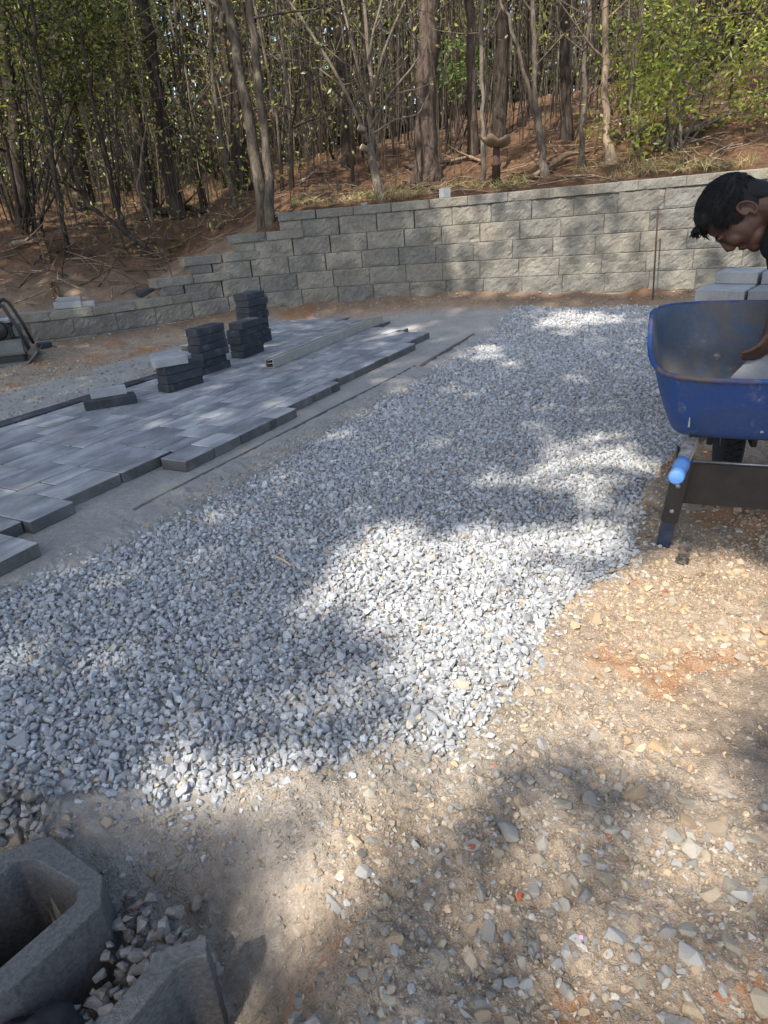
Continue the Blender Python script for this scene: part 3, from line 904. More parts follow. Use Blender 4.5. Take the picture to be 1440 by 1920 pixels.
pallet_paver(.35, .36, ztop + .061, .23, .20, 'pale grey paver highest at the right of the pile under the man\'s chest')
for i in range(2): pallet_paver(.12 + i * .24, .525, ztop, .34, .232, ['pale grey paver at the back left of the top layer of the pile', 'pale grey paver at the back right of the top layer of the pile'][i])

# ------------------------------------------------------------------ hollow blocks in the trench
def ring_block(name, outer, inner, z0, z1, mat, label):
    """hollow block: matching outer/inner outlines"""
    n = len(outer)
    mb = MB()
    rings = [[(p[0], p[1], z0) for p in outer], [(p[0], p[1], z1) for p in outer], [(p[0], p[1], z1) for p in inner], [(p[0] , p[1], z0) for p in inner]]
    mb.loft(rings + [rings[0]])
    me = mb.mesh(name, mat)
    bm = bmesh.new(); bm.from_mesh(me); bmesh.ops.remove_doubles(bm, verts=bm.verts, dist=1e-5); bmesh.ops.recalc_face_normals(bm, faces=bm.faces)
    ed = [e_ for e_ in bm.edges if e_.calc_face_angle(0) > .4]
    bmesh.ops.bevel(bm, geom=ed, offset=.0022, segments=1, affect='EDGES', clamp_overlap=True)
    bm.to_mesh(me); bm.free()
    o = obj(name, me)
    return tag(o, label, 'concrete block')
ZB = .0
g2 = lambda px, py: tuple(at_z(px, py, ZB)[:2])
out1 = [g2(193, 1641), g2(189, 1697), g2(24, 1850), (-.80, .60), (-.98, .66), (-1.02, .82), g2(0, 1601), g2(50, 1578), g2(95, 1567)]
in1 = [g2(147, 1656), g2(143, 1690), g2(-5, 1818), (-.80, .67), (-.92, .72), (-.955, .80), g2(8, 1632), g2(34, 1612), g2(64, 1611)]
ring_block('hollow_block', out1, in1, -.36, ZB, M['concrete'], 'hollow grey concrete block with dark cavity at the lower left corner')
out2 = [g2(309, 1776), g2(387, 1755), g2(392, 1792), g2(400, 1990), g2(330, 2060), g2(120, 2010)]
in2 = [g2(326, 1800), g2(360, 1788), g2(364, 1800), g2(372, 1970), g2(322, 2015), g2(170, 1990)]
g2 = lambda px, py: tuple(at_z(px, py, .03)[:2])
p2 = [g2(309, 1776), g2(387, 1755), g2(388, 1791), g2(351, 1798), g2(330, 1813), g2(170, 2000), g2(110, 2000)]
mb = MB().prism(p2[::-1], -.30, .03)
me = mb.mesh('block_half', M['concrete'])
bm = bmesh.new(); bm.from_mesh(me); bmesh.ops.recalc_face_normals(bm, faces=bm.faces)
bmesh.ops.bevel(bm, geom=[e_ for e_ in bm.edges if e_.calc_face_angle(0) > .4], offset=.0022, segments=1, affect='EDGES', clamp_overlap=True)
bm.to_mesh(me); bm.free()
tag(obj('block_half', me), 'angled grey concrete block half sunk in the dirt at the bottom edge', 'concrete block')
# dark cloth lump
def lump(name, c, rad_, seed, mat, label, cat, n=24):
    v = []; f = []
    for j in range(n + 1):
        th = math.pi * j / n
        for i in range(n):
            ph = 2 * math.pi * i / n
            d = Vector((math.sin(th) * math.cos(ph), math.sin(th) * math.sin(ph), math.cos(th)))
            k = 1 + .9 * (float(fbm(np.array(d.x * 3.1 + seed), np.array(d.y * 3.1 + d.z * 2.7), 4, seed)) - .45)
            v.append((d.x * rad_[0] * k, d.y * rad_[1] * k, d.z * rad_[2] * k))
    for j in range(n):
        for i in range(n): f.append((j * n + i, (j + 1) * n + i, (j + 1) * n + (i + 1) % n, j * n + (i + 1) % n))
    me = bpy.data.meshes.new(name); me.from_pydata(v, [], f); me.materials.append(mat)
    me.polygons.foreach_set('use_smooth', [True] * len(f))
    o = obj(name, me, None, c)
    return tag(o, label, cat)
M['cloth'] = mat_simple('dark_cloth', (.03, .032, .036), .95, .4, 30, .4)
cl = at_z(70, 1912, -.06)
lump('cloth_lump', (cl[0], cl[1] - .02, -.10), (.09, .05, .05), 3, M['cloth'], 'crumpled dark cloth at the bottom left corner beside the hollow block', 'cloth')
# tiny things lying about
def twig(name, a, b, r, mat, label, cat):
    o = MB().tube([a, (np.array(a) + np.array(b)) / 2 + np.array([0, 0, .004]), b], [r, r, r * .8], 6).build(name, mat)
    return tag(o, label, cat)
a = at_z(517, 1043, .012); b = at_z(546, 1060, .016)
twig('wood_sliver', a, b, .0035, M['cutwood'], 'small yellow wood sliver lying on the gravel', 'wood sliver')
M['petal'] = mat_simple('pink_petal', (.75, .35, .65), .7, .1, 30, 0)
pp = at_z(1088, 1767, .0); pp[2] = zg1(pp[0], pp[1]) + .012
o = MB().prism([(-.005, -.002), (.002, -.004), (.005, .001), (-.002, .003)], 0, .0015).build('petal', M['petal']); o.location = pp; o.rotation_euler = (.3, .2, .4)
tag(o, 'tiny pink petal on the stones near the bottom edge', 'petal')
M['redplastic'] = mat_simple('red_clay', (.40, .13, .07), .8, .4, 60, .3)
for k, (px, py) in enumerate(((883, 1592), (973, 1685), (1247, 1110))):
    pp = at_z(px, py, 0); pp[2] = zg1(pp[0], pp[1]) + .006
    o = MB().prism([(-.011, -.004), (.006, -.006), (.011, .003), (-.004, .006)], -.004, .007).build('clay_chip', M['redplastic'], None, False, .002); o.location = pp; o.rotation_euler = (.2, .1, k * 1.3)
    tag(o, ['red clay chip nearest the middle of the dirt', 'red clay chip lower down among the larger stones', 'red clay chip up near the wheelbarrow leg'][k], 'clay chip')

# ------------------------------------------------------------------ wheelbarrow
def mat_tray(name, paint, worn, lo, hi, rough=.45):
    mt, nt, p = new_mat(name, rough, .45)
    v = coords(nt)
    n1 = noise(nt, 4.5, 6, .7, v, .5); n2 = noise(nt, 60, 4, .7, v); n3 = noise(nt, 16, 5, .75, v, .3)
    c = mixc(nt, paint, worn, ramp(nt, n1, [(lo, (0, 0, 0)), (hi, (1, 1, 1))]))
    c = mixc(nt, c, (.36, .32, .27), ramp(nt, n3, [(.58, (0, 0, 0)), (.78, (.45, .45, .45))]))
    c = mixc(nt, c, ramp(nt, n2, [(.3, (.8, .8, .8)), (.7, (1.1, 1.1, 1.1))]), .8, 'MULTIPLY')
    nt.links.new(c, p.inputs['Base Color'])
    nt.links.new(ramp(nt, n3, [(.3, (.38, .38, .38)), (.7, (.7, .7, .7))]), p.inputs['Roughness'])
    nt.links.new(bump(nt, n2, .12, .002), p.inputs['Normal'])
    return mt
M['tray_out'] = mat_tray('blue_paint', (.018, .058, .21), (.04, .065, .14), .45, .72)
M['tray_in'] = mat_tray('worn_blue_paint', (.06, .09, .14), (.105, .095, .09), .38, .6, .65)
M['rimwear'] = mat_tray('rim_paint', (.018, .055, .20), (.13, .10, .08), .46, .62)
M['handle_wood'] = mat_bark('weathered_handle_wood', (.30, .27, .23), (.46, .43, .38), 9, .2)
M['grip'] = mat_simple('blue_plastic_grip', (.03, .17, .52), .6, .45, 40, .2, .4, col2=(.10, .17, .30))
M['steel'] = mat_simple('worn_steel', (.35, .34, .33), .45, .4, 30, .1, .5, .7)
M['legpaint'] = mat_simple('black_blue_leg', (.018, .020, .026), .4, .5, 22, .15, .5, col2=(.05, .07, .12))
WBA = math.radians(22)
wb = empty('wheelbarrow', (1.25, 1.98, 0), -WBA)
wb.location.z = zg1(1.2, 2.1) - .012
tag(wb, 'blue steel wheelbarrow with worn tray and blue handle grip at the right edge', 'wheelbarrow')
def rrect(cx, cy, hx, hy, n=40, e=4.0):
    out = []
    for i in range(n):
        a = 2 * math.pi * i / n
        c, s_ = math.cos(a), math.sin(a)
        out.append((cx + hx * math.copysign(abs(c) ** (2 / e), c), cy + hy * math.copysign(abs(s_) ** (2 / e), s_)))
    return out
def tray_ring(t, inset=0.0):
    """t 0 bottom .. 1 rim"""
    k = t ** .75
    hx = .275 + .10 * k - inset
    y0 = .01 - .115 * k + inset; y1 = .40 + .30 * k - inset
    ring = []
    for (x, y) in rrect(0, (y0 + y1) / 2, hx, (y1 - y0) / 2, 48, 4.6 - 1.0 * t):
        fy = (y - y0) / (y1 - y0)
        zb = .425 - .02 * fy
        ztop = .645 + .122 * sstep(.08, .62, fy)
        ring.append((x, y, float(zb + (ztop - zb) * t + inset)))
    return ring
ts = [0, .04, .1, .2, .35, .5, .65, .8, .9, 1.0]
def bottom(t0, inset): 
    r0 = tray_ring(0, inset); cx = sum(p[0] for p in r0) / len(r0); cy = sum(p[1] for p in r0) / len(r0)
    return [[(cx + (p[0] - cx) * k, cy + (p[1] - cy) * k, p[2] - .006 * (1 - k)) for p in r0] for k in (.05, .5, .9)]
mb = MB().loft(bottom(0, 0) + [tray_ring(t) for t in ts], cap0=True)
mb.build('tray', M['tray_out'], wb, True)
mb = MB().loft(([tray_ring(1.0, .0015)] + [tray_ring(t, .003) for t in reversed(ts[:-1])] + bottom(0, .003)[::-1]), cap1=True)
inn = mb.build('tray_lining', M['tray_in'], wb, True)
inn['label'] = 'inside of the tray, blue worn to brown'
ring = [Vector(p) for p in tray_ring(1.0)]
cen = sum(ring, Vector()) / len(ring)
lip = [p + Vector((p.x - cen.x, p.y - cen.y, 0)).normalized() * .006 for p in ring]
MB().tube(lip + [lip[0]], [.0085] * (len(lip) + 1), 8, False).build('rim', M['rimwear'], wb, True)
for (bx, by, bz) in ((-.12, .570, .575), (.12, .570, .575)):
    MB().tube([(bx, by + .012, bz), (bx, by - .005, bz)], [.020, .018], 14).build('washer', M['steel'], wb, True)
    MB().tube([(bx, by + .005, bz), (bx, by - .014, bz)], [.010, .008], 8).build('bolt', M['steel'], wb)
# paint drip scratches on the near face
for (dx_, z0_, z1_, ww) in ((-.235, .47, .53, .003), (-.02, .46, .475, .006), (.12, .47, .50, .003)):
    yy = -.062
    o = MB().prism([(-ww, 0), (ww, 0), (ww * .3, z1_ - z0_), (-ww * .3, z1_ - z0_)], 0, .0025).build('paint_drip', M['paver_light'], wb)
    kk = (z0_ - .425) / .22
    o.location = (dx_, .01 - .115 * max(kk, .01) ** .75 - .004, z0_); o.rotation_euler = (math.radians(72), 0, 0)
for sx in (-1, 1):
    gA = Vector((sx * .282, -.45, .455)); gB = Vector((sx * .22, .0, .405)); gC = Vector((sx * .06, .85, .22))
    mb = MB()
    d = (gC - gA)
    mb.tube([gA + d * .02, gA + (gB - gA) * .5, gB, gC], [.021, .025, .027, .025], 4)
    mb.build('handle', M['handle_wood'], wb, False, .004)
    gr = MB()
    dd_ = (gB - gA).normalized()
    gr.tube([gA - dd_ * .014, gA - dd_ * .012, gA - dd_ * .006, gA + dd_ * .03, gA + dd_ * .036, gA + dd_ * .10, gA + dd_ * .106, gA + dd_ * .165, gA + dd_ * .17], [.016, .019, .0215, .0215, .0185, .0185, .0225, .0225, .019], 20)
    gr = gr
    gr.build('grip', M['grip'], wb, True)
    # leg: bent channel from the handle down to the ground
    top = Vector((sx * .235, -.045, .40)); foot = Vector((sx * .262, .02, .005)); mid = Vector((sx * .255, -.01, .18))
    def channel(a, b, w_, t_):
        q = MB()
        zax = (b - a).normalized(); xax = Vector((1, 0, 0)); xax = (xax - zax * xax.dot(zax)).normalized(); yax = zax.cross(xax)
        Mx = Matrix.Translation(a) @ Matrix((xax, yax, zax)).transposed().to_4x4()
        l_ = (b - a).length
        q.box(-w_ / 2, w_ / 2, -t_ / 2, -t_ / 2 + .005, 0, l_, Mx); q.box(-w_ / 2, -w_ / 2 + .005, -t_ / 2 + .005, t_ / 2, 0, l_, Mx); q.box(w_ / 2 - .005, w_ / 2, -t_ / 2 + .005, t_ / 2, 0, l_, Mx)
        return q, Mx
    q, Mx = channel(foot, top, .046, .03)
    q.build('leg', M['legpaint'], wb, False, .0015)
    q2, _ = channel(foot + (top - foot) * .28, top, .054, .038)
    q2.build('leg_sleeve', M['black'], wb, False, .0015)
    for kk in (.40, .66, .82):
        c = foot + (top - foot) * kk
        MB().tube([c + Vector((0, -.014, 0)), c + Vector((0, -.024, 0)), c + Vector((0, -.027, 0))], [.0085, .0085, .005], 10).build('bolt', M['steel'], wb, True)
    MB().box(foot.x - .03, foot.x + .03, foot.y - .03, foot.y + .04, 0.0, .008).build('foot_plate', M['black'], wb, False, .002)
# broad brace plate between the legs and a tie rod
o = MB().prism([(-.25, .185), (.25, .185), (.24, .345), (-.24, .345)], 0, .004).build('leg_brace', M['black'], wb, False, .001)
o.rotation_euler = (math.radians(90 + 8), 0, 0); o.location = (0, .035, .0)
MB().tube([(-.23, .02, .335), (.23, .02, .335)], [.006, .006], 8).build('tie_rod', M['steel'], wb, True)
# wheel under the front of the tray
wh = MB(); tr_, tw = .185, .048
ringv = []
for a in np.linspace(0, 2 * math.pi, 36, endpoint=False):
    prof = []
    for b in np.linspace(0, 2 * math.pi, 12, endpoint=False):
        r_ = tr_ - .045 + .047 * math.cos(b); prof.append((tw * math.sin(b), r_ * math.cos(a), r_ * math.sin(a)))
    ringv.append(prof)
wh.loft(ringv + [ringv[0]])
wheel = empty('wheel', (0, .80, .185)); wheel.parent = wb
wh.build('tyre', M['rubber'], wheel, True)
for k in range(36):
    a = 2 * math.pi * k / 36
    for sx in (-1, 1):
        Mx = Matrix.Rotation(a + sx * .04, 4, 'X') @ Matrix.Translation((sx * .018, 0, tr_ + .0005)) @ Matrix.Rotation(sx * .5, 4, 'Z')
        if k == 0 and sx == -1: tread = MB()
        tread.box(-.018, .018, -.006, .006, -.004, .005, Mx)
tread.build('tread_lugs', M['rubber'], wheel)
MB().tube([(-.03, 0, 0), (-.022, 0, 0), (.022, 0, 0), (.03, 0, 0)], [.05, .095, .095, .05], 24).build('rim_disc', M['steel'], wheel, True)
MB().tube([(-.1, 0, 0), (.1, 0, 0)], [.009, .009], 10).build('axle', M['steel'], wheel, True)
for sx in (-1, 1):
    MB().box(sx * .085 - .012, sx * .085 + .012, .70, .86, .17, .30).build('axle_bracket', M['black'], wb, False, .003)

# ------------------------------------------------------------------ the man bending over the wheelbarrow
def mat_skin():
    mt, nt, p = new_mat('skin', .5, .4)
    v = coords(nt)
    n = noise(nt, 14, 4, .6, v); n2 = noise(nt, 160, 3, .6, v)
    nt.links.new(ramp(nt, n, [(.3, (.062, .029, .019)), (.7, (.105, .052, .034))]), p.inputs['Base Color'])
    nt.links.new(bump(nt, n2, .12, .001), p.inputs['Normal'])
    p.inputs['Subsurface Weight'].default_value = .08
    p.inputs['Subsurface Radius'].default_value = (.01, .004, .002)
    return mt
M['skin'] = mat_skin()
M['hair'] = mat_simple('black_hair', (.009, .008, .008), .7, .4, 60, .3, .3)
M['navy'] = mat_simple('navy_cloth', (.018, .022, .06), .9, .3, 40, .3)
M['blackcloth'] = mat_simple('black_cloth', (.012, .012, .014), .95, .3, 40, .3)
M['denim'] = mat_simple('dark_denim', (.03, .035, .055), .95, .35, 60, .3)
M['boot'] = mat_simple('brown_boot', (.07, .045, .028), .7, .35, 20, .3)
HC = Vector(at_t(1372, 396, 2.28)); HS = .95
vr, vu, vs = Vector(rt), Vector(up), Vector(-fw)
hs = (Vector(CAM) - HC).normalized()
hu = (-.97 * vr + .22 * vu); hu = (hu - hs * hu.dot(hs)).normalized(); hf = hs.cross(hu) * -1
if hf.dot(vu) > 0: hf = -hf
def HL(f, u, s_): return HC + (hf * f + hu * u + hs * s_) * HS
def ell(mb, c, ax, n=14):
    """ellipsoid with axes given as three vectors"""
    b = len(mb.v)
    for j in range(n + 1):
        th = math.pi * j / n
        for i in range(n * 2):
            ph = math.pi * i / n
            mb.v.append(tuple(c + ax[0] * (math.sin(th) * math.cos(ph)) + ax[1] * (math.sin(th) * math.sin(ph)) + ax[2] * math.cos(th)))
    for j in range(n):
        for i in range(n * 2):
            mb.f.append((b + j * 2 * n + i, b + (j + 1) * 2 * n + i, b + (j + 1) * 2 * n + (i + 1) % (2 * n), b + j * 2 * n + (i + 1) % (2 * n))); mb.mi.append(0)
def hell(mb, f, u, s_, rf, ru, rs): ell(mb, HL(f, u, s_), (hf * rf * HS, hu * ru * HS, hs * rs * HS))
sk = MB()
hell(sk, -.008, .015, 0, .105, .096, .079)
hell(sk, .045, -.045, 0, .064, .090, .063)
hell(sk, .02, -.075, 0, .075, .055, .060)
hell(sk, .088, -.122, 0, .026, .026, .034)
hell(sk, .055, -.115, 0, .05, .03, .05)
hell(sk, .096, .002, .0, .015, .013, .047)
hell(sk, .080, -.048, .036, .028, .03, .024); hell(sk, .080, -.048, -.036, .028, .03, .024)
sk.tube([HL(.100, -.008, 0), HL(.116, -.032, 0), HL(.127, -.05, 0)], [.010, .0125, .0115], 10)
hell(sk, .113, -.055, .0, .016, .010, .018)
hell(sk, .106, -.080, 0, .014, .0075, .024); hell(sk, .103, -.092, 0, .013, .008, .022)
for e_ in (1, -1):
    hell(sk, -.016, -.048, e_ * .079, .011, .026, .008)
    arc = [HL(-.016 + .021 * math.cos(a) - .004, -.044 + .034 * math.sin(a), e_ * (.084 + .006 * math.sin(a / 2))) for a in np.linspace(-1.9, 3.9, 12) + math.pi / 2]
    sk.tube(arc, [.0052] * 12, 8)
    hell(sk, -.008, -.082, e_ * .080, .009, .011, .006)
NB = HL(-.055, -.205, 0)           # base of the neck
sk.tube([HL(-.02, -.04, 0), HL(-.04, -.09, 0), HL(-.05, -.14, 0), NB], [.058, .058, .060, .066], 18)
hip = NB + Vector((.50, .14, -.06))
sk.tube([NB, NB + (hip - NB) * .3, hip], [.08, .12, .13], 14)
shL = NB + vs * .16 + Vector((.05, .0, -.03)); shR = NB - vs * .17 + Vector((.05, 0, -.03))
hL = Vector(at_t(1442, 640, 2.30)); hR = Vector(at_t(1428, 668, 2.46))
elL = (shL + hL) / 2 + Vector((.10, -.03, .03)); elR = (shR + hR) / 2 + Vector((.10, .05, .03))
def hand(mb, wrist, ddir, palm_n, thumb_side, curl):
    """fingers run along ddir and curl towards palm_n"""
    ddir = ddir.normalized(); palm_n = (palm_n - ddir * palm_n.dot(ddir)).normalized(); side = ddir.cross(palm_n) * thumb_side
    pc_ = wrist + ddir * .05
    ell(mb, pc_, (ddir * .055, side * .042, palm_n * .016))
    mb.tube([wrist - ddir * .01, wrist + ddir * .03], [.026, .024], 10)
    for k, (l_, o_) in enumerate(((.072, .030), (.080, .010), (.075, -.010), (.060, -.029))):
        b = wrist + ddir * .088 + side * o_
        p = [b - ddir * .02, b]
        dcur = ddir.copy(); ang_ = curl
        for q_ in (.45, .32, .23):
            dcur = (dcur * math.cos(ang_) + palm_n * math.sin(ang_)).normalized() if True else dcur
            p.append(p[-1] + dcur * l_ * q_)
        mb.tube(p, [.0095, .0092, .0085, .008, .0068], 8)
        ell(mb, p[-1], (ddir * .0068, side * .0068, palm_n * .0068), 5)
    b = wrist + ddir * .03 + side * .03
    t1 = (ddir * .7 + side * .6 + palm_n * .35).normalized(); t2 = (ddir * .9 + palm_n * .4).normalized()
    mb.tube([b - t1 * .01, b + t1 * .032, b + t1 * .032 + t2 * .03], [.0115, .0105, .008], 8)
    ell(mb, b + t1 * .032 + t2 * .03, (ddir * .008, side * .008, palm_n * .008), 5)
dL = (hL - elL).normalized(); dR = (hR - elR).normalized()
for (sh, el_, wr, dv) in ((shL, elL, hL - dL * .06, dL), (shR, elR, hR - dR * .06, dR)):
    sk.tube([sh, sh + (el_ - sh) * .5, el_], [.052, .046, .040], 12)
    sk.tube([el_, el_ + (wr - el_) * .35, wr], [.041, .040, .027], 12)
hand(sk, hL - dL * .06, (dL + Vector((-.35, 0, -.5))).normalized(), Vector((-.5, .6, -.4)), 1, .38)
hand(sk, hR - dR * .06, (dR + Vector((-.9, -.1, -.25))).normalized(), Vector((-.1, -.6, -.7)), -1, .3)
# hips and legs inside the clothes keep the figure whole
foot_x = hip + Vector((.12, -.0, 0))
lg = []
for e_ in (1, -1):
    hp = hip + vs * (.09 * e_) + Vector((.03, 0, -.04)); kn = hp + Vector((-.02, -.02 + (-.03) * e_, -.45)); an = Vector((hp.x + .10, hp.y - .06 * e_, .10))
    lg.append((hp, kn, an))
    sk.tube([hip, hp, kn, an], [.11, .085, .055, .042], 12)
person = sk.build('person', M['skin'], None, True)
md = person.modifiers.new('merge', 'REMESH'); md.mode = 'VOXEL'; md.voxel_size = .0042; md.use_smooth_shade = True
sm = person.modifiers.new('soften', 'SMOOTH'); sm.factor = .5; sm.iterations = 3
tag(person, 'person with short black hair in dark clothes bending down over the wheelbarrow', 'person')
def cloth(name, fn, mat, voxel=.012, it=6):
    mb = MB(); fn(mb)
    o = mb.build(name, mat, person, True)
    md = o.modifiers.new('merge', 'REMESH'); md.mode = 'VOXEL'; md.voxel_size = voxel; md.use_smooth_shade = True
    s_ = o.modifiers.new('soften', 'SMOOTH'); s_.factor = .5; s_.iterations = it
    return o
def shirt(mb):
    ax = (hip - NB).normalized()
    rings = []
    for t, a, b in ((-.10, .082, .085), (.04, .12, .15), (.18, .15, .20), (.4, .155, .195), (.7, .15, .18), (1.0, .155, .18), (1.15, .15, .175)):
        c = NB + (hip - NB) * t + Vector((0, 0, -.02))
        u2 = ax.cross(vs).normalized()
        rings.append([tuple(c + u2 * (a * math.cos(k)) + vs * (b * math.sin(k))) for k in np.linspace(0, 2 * math.pi, 20, endpoint=False)])
    mb.loft(rings, cap0=True, cap1=True)
    ell(mb, HL(.04, -.185, 0), (hf * .085, hu * .055, hs * .085))
    for (sh, el_, wr) in ((shL, elL, hL - dL * .08), (shR, elR, hR - dR * .08)):
        mb.tube([sh + Vector((.02, 0, .02)), sh + (el_ - sh) * .5, el_, el_ + (wr - el_) * .55], [.078, .066, .056, .047], 14)
cloth('jacket', shirt, M['blackcloth'])
cloth('collar', lambda mb: mb.tube([HL(-.072, -.112, 0), HL(-.07, -.125, 0), HL(-.066, -.16, 0), HL(-.07, -.22, 0)], [.066, .073, .084, .097], 20), M['navy'], .008, 3)
def pants(mb):
    mb.tube([hip + Vector((-.06, 0, .01)), hip + Vector((.03, 0, -.04))], [.165, .16], 16)
    for hp, kn, an in lg: mb.tube([hip, hp, (hp + kn) / 2, kn, (kn + an) / 2, an], [.12, .115, .10, .078, .07, .068], 14)
cloth('trousers', pants, M['denim'], .016, 6)
for hp, kn, an in lg:
    def bt(mb, an=an):
        ell(mb, Vector((an.x - .06, an.y, .045 + zg1(an.x, an.y))), (Vector((.14, 0, 0)), Vector((0, .05, 0)), Vector((0, 0, .045))))
        mb.tube([Vector((an.x, an.y, .03)), Vector((an.x, an.y, .16))], [.055, .055], 12)
    cloth('boot', bt, M['boot'], .01, 3)
# hair: thick shell plus loose locks
hm = MB()
N1, N2 = 40, 56
vmap = {}
def hair_in(f, u, s_):
    # hairline: back and top of the head, sideburn ahead of the ear, nape behind it
    if u > .062 - .25 * (f - .04) and f < .125: return True
    if f < .055 and u > -.012: return True
    if f < -.035 and u > -.135 - .35 * (f + .035): return True
    if f < .04 and f > .0 and u > -.055: return True
    return False
for j in range(N1 + 1):
    th = math.pi * j / N1
    for i in range(N2):
        ph = 2 * math.pi * i / N2
        d = (math.sin(th) * math.cos(ph), math.sin(th) * math.sin(ph), math.cos(th))
        tk_ = 1.09 + .05 * float(vnoise(d[0] * 9 + 4, d[2] * 9 + d[1] * 5, 7)) + (.07 if d[0] > .3 and d[2] > .5 else 0)
        f_ = -.008 + .105 * d[0] * tk_; u_ = .015 + .096 * d[2] * tk_; s__ = .079 * d[1] * (1.06 + (tk_ - 1.1))
        if d[2] < 0 and d[0] < .3: u_ = .015 + .14 * d[2]; f_ = f_ * (1 - .28 * min(1, -d[2] * 1.2)) - .012 * (-d[2])
        hm.v.append(tuple(HL(f_, u_, s__))); vmap[(j, i)] = (f_, u_, s__)
for j in range(N1):
    for i in range(N2):
        q_ = [(j, i), (j + 1, i), (j + 1, (i + 1) % N2), (j, (i + 1) % N2)]
        if all(hair_in(*vmap[k]) for k in q_):
            hm.f.append(tuple(a * N2 + b for a, b in q_)); hm.mi.append(0)
hm.loft([[tuple(HL(fc + rf_ * math.cos(a), uc, rs_ * math.sin(a))) for a in np.linspace(0, 2 * math.pi, 24, endpoint=False)]
         for (uc, fc, rf_, rs_) in ((.05, -.05, .065, .078), (.02, -.055, .063, .077), (-.02, -.063, .054, .070), (-.06, -.070, .046, .062), (-.10, -.075, .038, .054), (-.135, -.078, .03, .046))], cap0=True, cap1=True)
rh = random.Random(4)
for k in range(700):
    th = rh.uniform(0, math.pi * .62); ph = rh.uniform(0, 2 * math.pi)
    d = (math.sin(th) * math.cos(ph), math.sin(th) * math.sin(ph), math.cos(th))
    f_, u_, s__ = -.008 + .112 * d[0], .015 + .104 * d[2], .084 * d[1]
    if not hair_in(f_, u_, s__): continue
    b = HL(f_, u_, s__); n_ = (hf * d[0] + hu * d[2] + hs * d[1])
    tdir = (hf * .8 + n_ * .02 + Vector((rh.uniform(-.3, .3), rh.uniform(-.3, .3), rh.uniform(-.3, .3)))).normalized()
    l_ = rh.uniform(.010, .022) * (1.25 if d[2] > .5 and d[0] > 0 else 1)
    hm.tube([b - n_ * .003, b + tdir * l_ * .5, b + tdir * l_], [.0028, .002, .0004], 4, False)
for k in range(2600):      # fine strands combed forward
    th = rh.uniform(0, math.pi * .6); ph = rh.uniform(0, 2 * math.pi)
    d = (math.sin(th) * math.cos(ph), math.sin(th) * math.sin(ph), math.cos(th))
    f_, u_, s__ = -.008 + .116 * d[0], .015 + .107 * d[2], .087 * d[1]
    if not hair_in(f_, u_, s__): continue
    b = HL(f_, u_, s__); n_ = (hf * d[0] + hu * d[2] + hs * d[1]); n_.normalize()
    tdir = hf * .9 + Vector((rh.gauss(0, .22), rh.gauss(0, .22), rh.gauss(0, .22))); tdir = (tdir - n_ * tdir.dot(n_)).normalized() + n_ * rh.uniform(.0, .28)
    l_ = rh.uniform(.012, .03)
    hm.tube([b, b + tdir * l_ * .5, b + tdir * l_ - n_ * .002], [.0013, .001, .0003], 3, False)
for k in range(46):        # the fringe hanging forward
    s__ = rh.uniform(-.05, .05)
    b = HL(.088 + rh.uniform(-.012, .006), .085 + rh.uniform(-.015, .015), s__)
    t_ = HL(.110 + rh.uniform(-.018, .010), .092 + rh.uniform(-.022, .014), s__ + rh.uniform(-.016, .016))
    hm.tube([b, (b + t_) / 2 + hu * .004, t_], [.0045, .0035, .0006], 5, False)
hm.build('hair', M['hair'], person, True)
eb = MB()
for e_ in (1, -1):
    for k in range(26):
        t = k / 25
        b = HL(.104 - .02 * t, .008 + .006 * math.sin(t * 3), e_ * (.014 + .036 * t))
        eb.tube([b, b + hs * (e_ * .007) + hf * .003 + hu * .002], [.0016, .0005], 4, False)
    eb.tube([HL(.088, -.026, e_ * .024), HL(.091, -.028, e_ * .034), HL(.085, -.026, e_ * .044)], [.0012, .002, .0012], 5)
eb.build('eyebrows', M['hair'], person)
# the paver between his hands
pv = Vector(at_t(1432, 692, 2.36))
o = obj('held_paver', pmesh(.23, .115, .06, 'paver_light'), None, pv - Vector((0, 0, .03)), (math.radians(38), math.radians(8), math.radians(-65)))
tag(o, 'grey paver held by the man in the wheelbarrow tray', 'paver')

# ------------------------------------------------------------------ plate compactor at the left edge
M['greymetal'] = mat_simple('dusty_grey_metal', (.16, .165, .16), .6, .35, 15, .15, .4)
M['redcase'] = mat_simple('dull_white_engine_cover', (.45, .44, .46), .5, .3, 12, .05)
cp = at_z(52, 682, 0.0)
pc_ = empty('plate_compactor', (cp[0] - .22, cp[1] + .12, zg1(cp[0] - .2, cp[1])), math.radians(18))
tag(pc_, 'plate compactor with black roll frame standing on the dirt at the left edge', 'compactor')
mb = MB().loft([[(-.30, y, .11) for y in (-.2, .2)] + [(-.30, y, .13) for y in (.2, -.2)], [(-.22, y, .0) for y in (-.2, .2)] + [(-.22, y, .02) for y in (.2, -.2)],
                [(.18, y, .0) for y in (-.2, .2)] + [(.18, y, .02) for y in (.2, -.2)], [(.29, y, .10) for y in (-.2, .2)] + [(.29, y, .12) for y in (.2, -.2)]], cap0=True, cap1=True)
mb.build('base_plate', M['greymetal'], pc_)
MB().box(-.19, .19, -.17, .17, .09, .24).build('deck_housing', M['greymetal'], pc_, False, .02)
MB().box(-.15, .15, -.12, .12, .02, .09).build('exciter', M['black'], pc_, False, .01)
en = MB().box(-.12, .10, -.12, .12, .24, .40).build('engine', M['black'], pc_, False, .02)
MB().tube([(-.02, -.125, .34), (-.02, -.165, .34)], [.095, .08], 20).build('recoil_starter', M['black'], en, True)
MB().box(-.02, .12, -.10, .10, .40, .45).build('fuel_tank', M['redcase'], en, False, .02)
MB().box(.10, .17, -.09, .07, .27, .37).build('muffler', M['greymetal'], en, False, .015)
